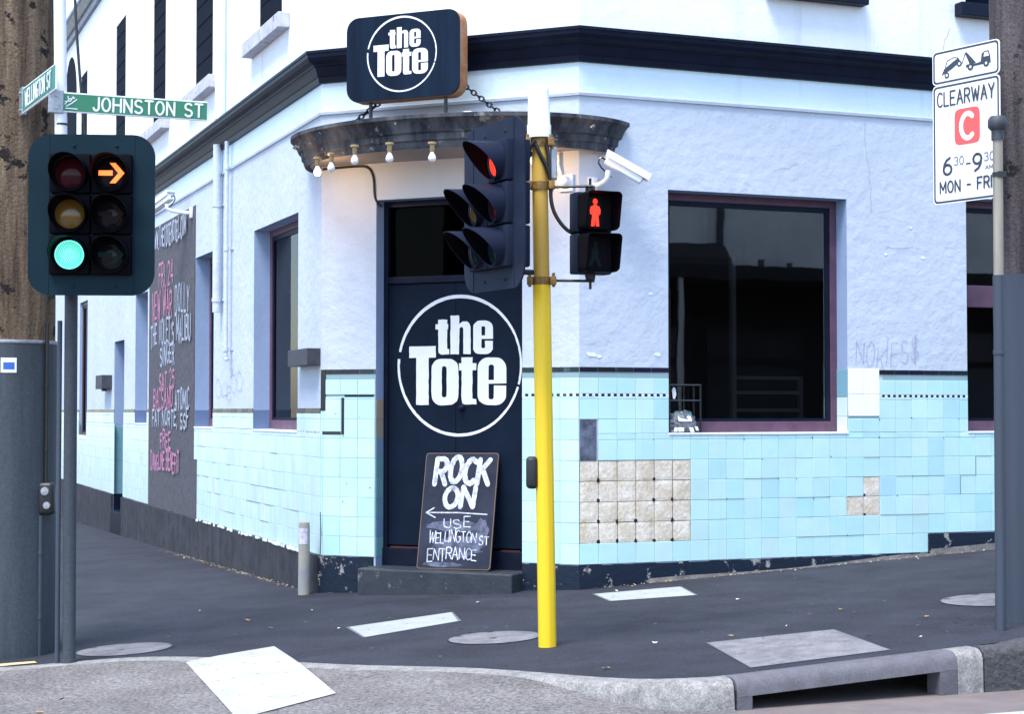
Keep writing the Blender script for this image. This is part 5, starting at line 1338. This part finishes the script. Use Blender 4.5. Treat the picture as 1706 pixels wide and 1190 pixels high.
bm = bmesh.new(); text(bm, FS, '30', 0.195, 3.395, 0.058, 0.008, 0.002, width=0.085); text(bm, FS, '30', 0.465, 3.395, 0.058, 0.008, 0.002, width=0.085); text(bm, FS, 'AM', 0.475, 3.335, 0.028, 0.006, 0.002, width=0.065); obj('small_lettering', bm, 'signgrey', t2)
bm = bmesh.new()
sq = [(0.315 + 0.114 * (abs(math.cos(a)) ** 0.32) * (1 if math.cos(a) > 0 else -1), 3.665 + 0.130 * (abs(math.sin(a)) ** 0.32) * (1 if math.sin(a) > 0 else -1)) for a in [6.2832 * (k + 0.5) / 40 for k in range(40)]]
fill(bm, FS, [sq], 0.002); obj('red_square', bm, 'signred', t2)
bm = bmesh.new(); ribbon(bm, FS, [(0.322 + 0.060 * math.cos(a), 3.665 + 0.088 * math.sin(a)) for a in [R_(48 + 264 * k / 16) for k in range(17)]], 0.036, 0.0036); obj('letter_c', bm, 'signwhite', t2)

# ------------------------------------------------------------------ bollard, covers, lids, litter
bb = og(-2.065, 17.0)
bm = bmesh.new(); lathe(bm, bb - V(0, 0, 0.02), UP, [(0, 0.060), (0.30, 0.058), (0.70, 0.056), (0.735, 0.052), (0.745, 0.03), (0.747, 0)], 20)
bo = solo('bollard', bm, mat('paint_peeled_post', (0.36, 0.34, 0.24), 0.7, vcol=(0.26, 0.27, 0.30), vscale=6, chip=0.60, chipcol=(0.42, 0.40, 0.14), chipscale=7), 'short worn grey and yellow post against the corner of the pub', 'bollard', smooth=50)
MW[bo] = Matrix.Translation(bo.location)
bm = bmesh.new(); A = []
for k in range(9):
    a = R_(-150 + 100 * k / 8); A.append([bm.verts.new(bb + V(0.0592 * math.cos(a), 0.0592 * math.sin(a), z)) for z in (0.50, 0.66)])
for a, b in zip(A, A[1:]): bm.faces.new([a[0], b[0], b[1], a[1]])
obj('sticker', bm, mat('faded_lilac_sticker', (0.45, 0.42, 0.55), 0.6, vcol=(0.7, 0.68, 0.72), vscale=30), bo)

def round_cover(x, y, r, label):
    bm = bmesh.new(); n = 48
    A = [bm.verts.new(og(x + r * math.cos(6.2832 * k / n), y + r * math.sin(6.2832 * k / n), 0.005)) for k in range(n)]
    bm.faces.new(A); co = solo('pit_cover', bm, 'cover', label, 'pit cover', 'round concrete pit covers'); MW[co] = Matrix.Translation(co.location)
    bm = bmesh.new()
    R1 = [bm.verts.new(og(x + (r + 0.012) * math.cos(6.2832 * k / n), y + (r + 0.012) * math.sin(6.2832 * k / n), 0.004)) for k in range(n)]
    R0 = [bm.verts.new(og(x + r * math.cos(6.2832 * k / n), y + r * math.sin(6.2832 * k / n), 0.0042)) for k in range(n)]
    for k in range(n): bm.faces.new([R1[k], R1[(k + 1) % n], R0[(k + 1) % n], R0[k]])
    obj('joint', bm, 'cable', co)
    bm = bmesh.new()
    for a, rr_ in ((1.7, 0.93), (4.5, 0.15), (2.6, 0.92)):
        px, py = x + r * rr_ * math.cos(a), y + r * rr_ * math.sin(a)
        bm.faces.new([bm.verts.new(og(px + 0.03 * math.cos(t), py + 0.02 * math.sin(t), 0.007)) for t in [6.283 * k / 8 for k in range(8)]])
    obj('lifting_hole', bm, 'cable', co)
round_cover(-0.130, 12.83, 0.345, 'round grey concrete pit cover beside the foot of the yellow pole')
round_cover(-3.02, 13.36, 0.36, 'round concrete pit cover beside the foot of the slim grey signal pole')
round_cover(3.80, 13.45, 0.42, 'round concrete pit cover on the footpath behind the clearway sign pole')
def lid(cs, label, mt='lid', name='service_lid', cat='pit lid', border=0.028, grp='white service lids'):
    c = [V(*p, 0) for p in cs]; m_ = sum(c, V(0, 0, 0)) / 4
    bm = bmesh.new(); bm.faces.new([bm.verts.new(og(p.x, p.y, 0.005)) for p in c]); lo_ = solo(name, bm, mt, label, cat, grp); MW[lo_] = Matrix.Translation(lo_.location)
    bm = bmesh.new(); o_ = [p + (p - m_).normalized() * border for p in c]
    A = [bm.verts.new(og(p.x, p.y, 0.0045)) for p in c]; B_ = [bm.verts.new(og(p.x, p.y, 0.004)) for p in o_]
    for k in range(4): bm.faces.new([A[k], A[(k + 1) % 4], B_[(k + 1) % 4], B_[k]])
    obj('frame', bm, 'lidframe', lo_)
    bm = bmesh.new()
    for t in (0.12, 0.5, 0.88):
        p = c[0].lerp(c[3], 0.5).lerp(c[1].lerp(c[2], 0.5), t)
        bm.faces.new([bm.verts.new(og(p.x + 0.012 * math.cos(a), p.y + 0.012 * math.sin(a), 0.007)) for a in [6.283 * k / 8 for k in range(8)]])
    obj('lifting_hole', bm, 'lidframe', lo_)
lid([(-1.33, 14.0), (-0.52, 14.66), (-0.44, 14.0), (-1.14, 13.28)], 'white rectangular service lid on the asphalt between the step and the kerb ramp')
lid([(0.747, 15.5), (1.54, 15.72), (1.60, 14.95), (0.86, 14.86)], 'white service lid on the asphalt close to the tiled wall under the bare patch')
lid([(1.36, 11.9), (2.29, 12.22), (2.44, 11.10), (1.49, 10.68)], 'square worn concrete pit lid set behind the kerb drain inlet', 'cover', 'inspection_cover', 'pit cover', 0.014, None)
bm = bmesh.new(); n = 24; bm.faces.new([bm.verts.new(og(-3.0 + 0.16 * math.cos(6.283 * k / n), 20.0 + 0.3 * math.sin(6.283 * k / n), 0.005)) for k in range(n)]); solo('pit_cover', bm, 'cover', 'small pale cover on the footpath near the grey plinth of the side wall', 'pit cover')
# white painted patch on the ramp
bm = draped([(-2.36, 12.40), (-1.80, 12.97), (-1.106, 10.78), (-1.64, 10.24)], 14, lambda x, y: 0)
for v in bm.verts:
    d = dist_edge(v.co.x, v.co.y); inside = False
    v.co.z = apron_z(v.co.x, v.co.y, d) + 0.010
solo('ramp_panel', bm, 'roadwhite', 'large white painted panel across the concrete kerb ramp', 'painted panel')
bm = bmesh.new(); bm.faces.new([bm.verts.new(og(x, y, 0.006)) for x, y in ((-3.93, 12.86), (-3.60, 12.92), (-3.55, 12.82), (-3.85, 12.72))]); yo = solo('inspection_cover', bm, mat('yellow_white_paint', (0.62, 0.42, 0.04), 0.7, vcol=(0.6, 0.58, 0.5), vscale=9), 'small yellow and white painted lid at the foot of the timber pole', 'pit lid')
# fallen leaves and scraps, singly
for k, (x, y, c) in enumerate([(2.55, 13.3, 0), (1.55, 12.15, 0), (3.05, 12.6, 0), (-2.3, 14.9, 0), (1.0, 12.0, 1), (2.0, 12.5, 1), (2.75, 11.55, 1), (-0.3, 15.3, 1), (-2.9, 15.9, 1), (0.95, 15.6, 1), (2.6, 16.55, 1), (2.75, 16.6, 1), (-1.4, 13.9, 1), (-2.0, 14.2, 1), (1.75, 11.95, 1), (0.6, 10.95, 0), (-1.8, 15.4, 1), (1.9, 14.4, 1), (-3.0, 10.9, 0), (0.3, 13.6, 0)]):
    bm = bmesh.new(); a = rnd.uniform(0, 6.28); L_ = rnd.uniform(0.025, 0.045) if c == 0 else rnd.uniform(0.012, 0.03)
    d = V(math.cos(a), math.sin(a), 0); e_ = V(-d.y, d.x, 0)
    zf = (zg(x, y) if y > 11.0 or x > 0.5 else apron_z(x, y, dist_edge(x, y))) + 0.008
    p = V(x, y, zf)
    pts = [p - d * L_, p - d * L_ * 0.3 + e_ * L_ * 0.55, p + d * L_ * 0.5 + e_ * L_ * 0.35, p + d * L_, p + d * L_ * 0.4 - e_ * L_ * 0.45, p - d * L_ * 0.4 - e_ * L_ * 0.4]
    ctr = bm.verts.new(p + UP * 0.008)
    vs = [bm.verts.new(q + UP * rnd.uniform(0, 0.012)) for q in pts]
    for i in range(6): bm.faces.new([ctr, vs[i], vs[(i + 1) % 6]])
    solo('fallen_leaf' if c == 0 else 'paper_scrap', bm, 'leaf' if c == 0 else 'litter', 'small dry brown leaf lying on the pavement' if c == 0 else 'tiny pale scrap of paper lying on the asphalt footpath', 'leaf' if c == 0 else 'litter', 'leaves on the pavement' if c == 0 else 'scraps on the footpath')
bm = bmesh.new()
for k in range(900):
    s = rnd.uniform(0.1, 14); F, oo = (FLw, 0.055) if rnd.random() < 0.75 else (FRw, 0.05)
    if F is FRw: s = rnd.uniform(0.1, 5)
    p = F(s, 0, oo + abs(rnd.gauss(0, 0.05))); L_ = rnd.uniform(0.005, 0.016); z = zg(p.x, p.y) + 0.004; a = rnd.uniform(0, 6.28)
    face(bm, [V(p.x + L_ * math.cos(a + t), p.y + L_ * math.sin(a + t), z + rnd.uniform(0, 0.012)) for t in (0, 2.1, 4.2)], rnd.choice((0, 0, 1, 2)))
o = obj('debris', bm, ['leaf', 'litter', 'cement']); o['kind'] = 'stuff'

bm = bmesh.new()                                                     # trodden gum on the footpath
for k in range(120):
    u_, v_ = rnd.uniform(-4, 6), -rnd.uniform(0.4, 5.0); p = from_uv(u_, v_); r_ = rnd.uniform(0.006, 0.017)
    if not in_path(p.x, p.y): continue
    bm.faces.new([bm.verts.new(og(p.x + r_ * rnd.uniform(0.7, 1.2) * math.cos(t), p.y + r_ * rnd.uniform(0.7, 1.2) * math.sin(t), 0.0035)) for t in [6.283 * i / 8 for i in range(8)]]).material_index = 0 if rnd.random() < 0.6 else 1
o = obj('gum_spots', bm, ['cable', 'cover']); o['kind'] = 'stuff'
# ------------------------------------------------------------------ things on and behind the window sill
rk = thing('wire_rack', 'black wire rack of two shelves standing on the window sill of the big window', 'rack', FRw(1.1, SILL, -0.1))
bm = bmesh.new()
for s in (0.955, 1.295):
    for o_ in (-0.17, -0.03): box(bm, FRw, s - 0.007, s + 0.007, SILL + 0.005, 1.885, o_ - 0.007, o_ + 0.007)
obj('upright', bm, 'black', rk)
for z in (1.725, 1.875):
    bm = bmesh.new(); box(bm, FRw, 0.948, 1.302, z, z + 0.012, -0.177, -0.023, 0.003); obj('shelf', bm, 'lintgrey', rk)
bg_ = thing('bin_bag', 'crumpled black plastic bag with a green label on the window sill inside the wire rack', 'bag', FRw(1.12, SILL, -0.1))
bm = bmesh.new(); bmesh.ops.create_icosphere(bm, subdivisions=4, radius=1.0)
for v in bm.verts:
    n_ = v.co.normalized(); r = 1 + 0.10 * math.sin(9 * n_.x + 3 * n_.z) * math.sin(8 * n_.y + 2) + 0.07 * math.sin(19 * n_.z + 7 * n_.x) + rnd.uniform(-0.03, 0.03)
    a, b, c = n_.x * 0.155 * r, n_.z * 0.12 * r, n_.y * 0.062 * r
    v.co = FRw(1.12 + a, max(SILL + 0.006, SILL + 0.10 + b), -0.095 + c)
obj('sack', bm, 'bag', bg_, smooth=30)
Flb = Fr(FRw(1.06, 1.53, -0.030), uR, (UP - nR * 0.5).normalized(), nR)
bm = bmesh.new(); box(bm, Flb, 0.0, 0.14, 0.0, 0.055, -0.002, 0.004); lb = obj('label', bm, 'white', bg_); MW[lb] = MW[bg_]
bm = bmesh.new(); box(bm, Flb, 0.0, 0.14, 0.056, 0.080, -0.002, 0.004); obj('green_stripe', bm, 'green', lb)
bm = bmesh.new()
for (a, b) in ((1.0, 1.43), (1.18, 1.425), (1.24, 1.44), (1.05, 1.43)):
    box(bm, Fr(FRw(a, b, -0.022), uR, (UP + uR * rnd.uniform(-0.5, 0.5)).normalized(), nR), 0, rnd.uniform(0.03, 0.06), 0, rnd.uniform(0.03, 0.05), 0, 0.012, 0.004)
solo('paper_scraps', bm, 'white', 'crumpled white wrappers lying along the sill in front of the black bag', 'wrappers')
bm = bmesh.new(); fill(bm, FRw, [[(1.0, 1.83), (1.015, 1.86), (1.035, 1.85), (1.045, 1.79), (1.03, 1.745), (1.01, 1.75)]], -0.05); fill(bm, FRw, [[(1.0, 1.83), (1.015, 1.86), (1.035, 1.85), (1.045, 1.79), (1.03, 1.745), (1.01, 1.75)]], -0.055)
solo('paper_note', bm, 'white', 'white paper card propped on the upper shelf of the wire rack', 'card')
# indoor rail and pillar seen dimly through the big window
bm = bmesh.new()
for z in (1.62, 1.80, 1.95): box(bm, FRw, 2.0, 2.78, z, z + 0.035, -0.62, -0.58)
box(bm, FRw, 1.95, 2.0, 0.16, 3.2, -0.64, -0.58); box(bm, FRw, 2.74, 2.78, 0.16, 1.98, -0.62, -0.58)
solo('indoor_rail', bm, mat('dull_rail_paint', (0.16, 0.18, 0.22), 0.6), 'pale post and rails standing inside behind the big window', 'railing')
bm = bmesh.new(); box(bm, FRw, 1.33, 1.52, 0.16, 2.9, -1.3, -1.1)
solo('brick_pillar', bm, 'ochre', 'narrow orange brick pillar inside the bar behind the big window', 'pillar')

# ------------------------------------------------------------------ across the two streets (mirrored in the windows)
def block(name, label, o, x, wdt, dep, hgt, wallm, awn=None, wins=()):
    t = thing(name, label, 'building', o); F = Fr(o, x, UP, V(x.y, -x.x, 0)); 
    bm = bmesh.new(); box(bm, F, 0, wdt, -0.5, hgt, -dep, 0); obj('wall', bm, wallm, t)
    bm = bmesh.new(); box(bm, F, -0.02, wdt + 0.02, hgt - 0.25, hgt + 0.1, 0, 0.2); obj('parapet', bm, wallm, t)
    for (a, b, c, d) in wins:
        bm = bmesh.new(); box(bm, F, a, b, c, d, -0.02, 0.03); wo = obj('window', bm, 'dark', t); MW[wo] = MW[t]
        bm = bmesh.new(); box(bm, F, a - 0.08, b + 0.08, c - 0.1, c, 0.0, 0.12); obj('sill', bm, 'lintgrey', wo)
    if awn:
        bm = bmesh.new(); box(bm, F, 0.1, wdt - 0.1, awn, awn + 0.3, 0.0, 3.0); obj('awning', bm, 'dark', t)
        bm = bmesh.new(); box(bm, F, 0.3, wdt - 0.3, 0.0, awn - 0.004, -0.02, 0.04); obj('shopfront', bm, 'dark', t)
        bm = bmesh.new(); cyl(bm, F(16.9, 5.0, 0.05), F(18.9, 5.0, 0.05), 0.85, seg=24); obj('round_awning', bm, 'dark', t)
        bm = bmesh.new(); box(bm, F, 16.75, 16.87, 4.9, 7.2, 0, 0.12); obj('drainpipe', bm, 'lintgrey', t)
        for k in range(26):
            a_ = 10.5 + k * 0.24 + rnd.uniform(0, 0.1)
            bm = bmesh.new(); box(bm, F, a_, a_ + rnd.uniform(0.05, 0.16), 5.05, 5.1 + 0.5 * rnd.random() ** 3, 0.005, 0.05); obj('sign_fixing', bm, 'lintgrey', t)
        for k in range(7):
            bm = bmesh.new(); cyl(bm, F(0.8 + k * 3.7, -0.3, 2.85), F(0.8 + k * 3.7, awn + 0.02, 2.85), 0.07, seg=10); obj('awning_post', bm, 'galv', t)
            bm = bmesh.new(); box(bm, F, 1.0 + k * 3.4, 3.6 + k * 3.4, 0.7, 2.9, 0.045, 0.07); box(bm, F, 1.0 + k * 3.4, 3.6 + k * 3.4, 3.1, 3.8, 0.045, 0.07); obj('shop_window', bm, ['lintgrey', 'plinth_grey', 'lintgrey'][k % 3], t)
O1 = from_uv(30, -21)
block('shop_building', 'cream single storey shop with a deep street awning across the road', V(O1.x, O1.y, -0.2), -uR, 24, 10, 7.4, 'cream', awn=4.75, wins=())
O2 = from_uv(-19, 26)
block('terrace_building', 'two storey cream terrace building across the side street', V(O2.x, O2.y, -1.2), uL, 40, 10, 8.5, 'cream', wins=[(2 + 4 * k, 3.4 + 4 * k, z, z + 2.2) for k in range(9) for z in (1.2, 5.0)])
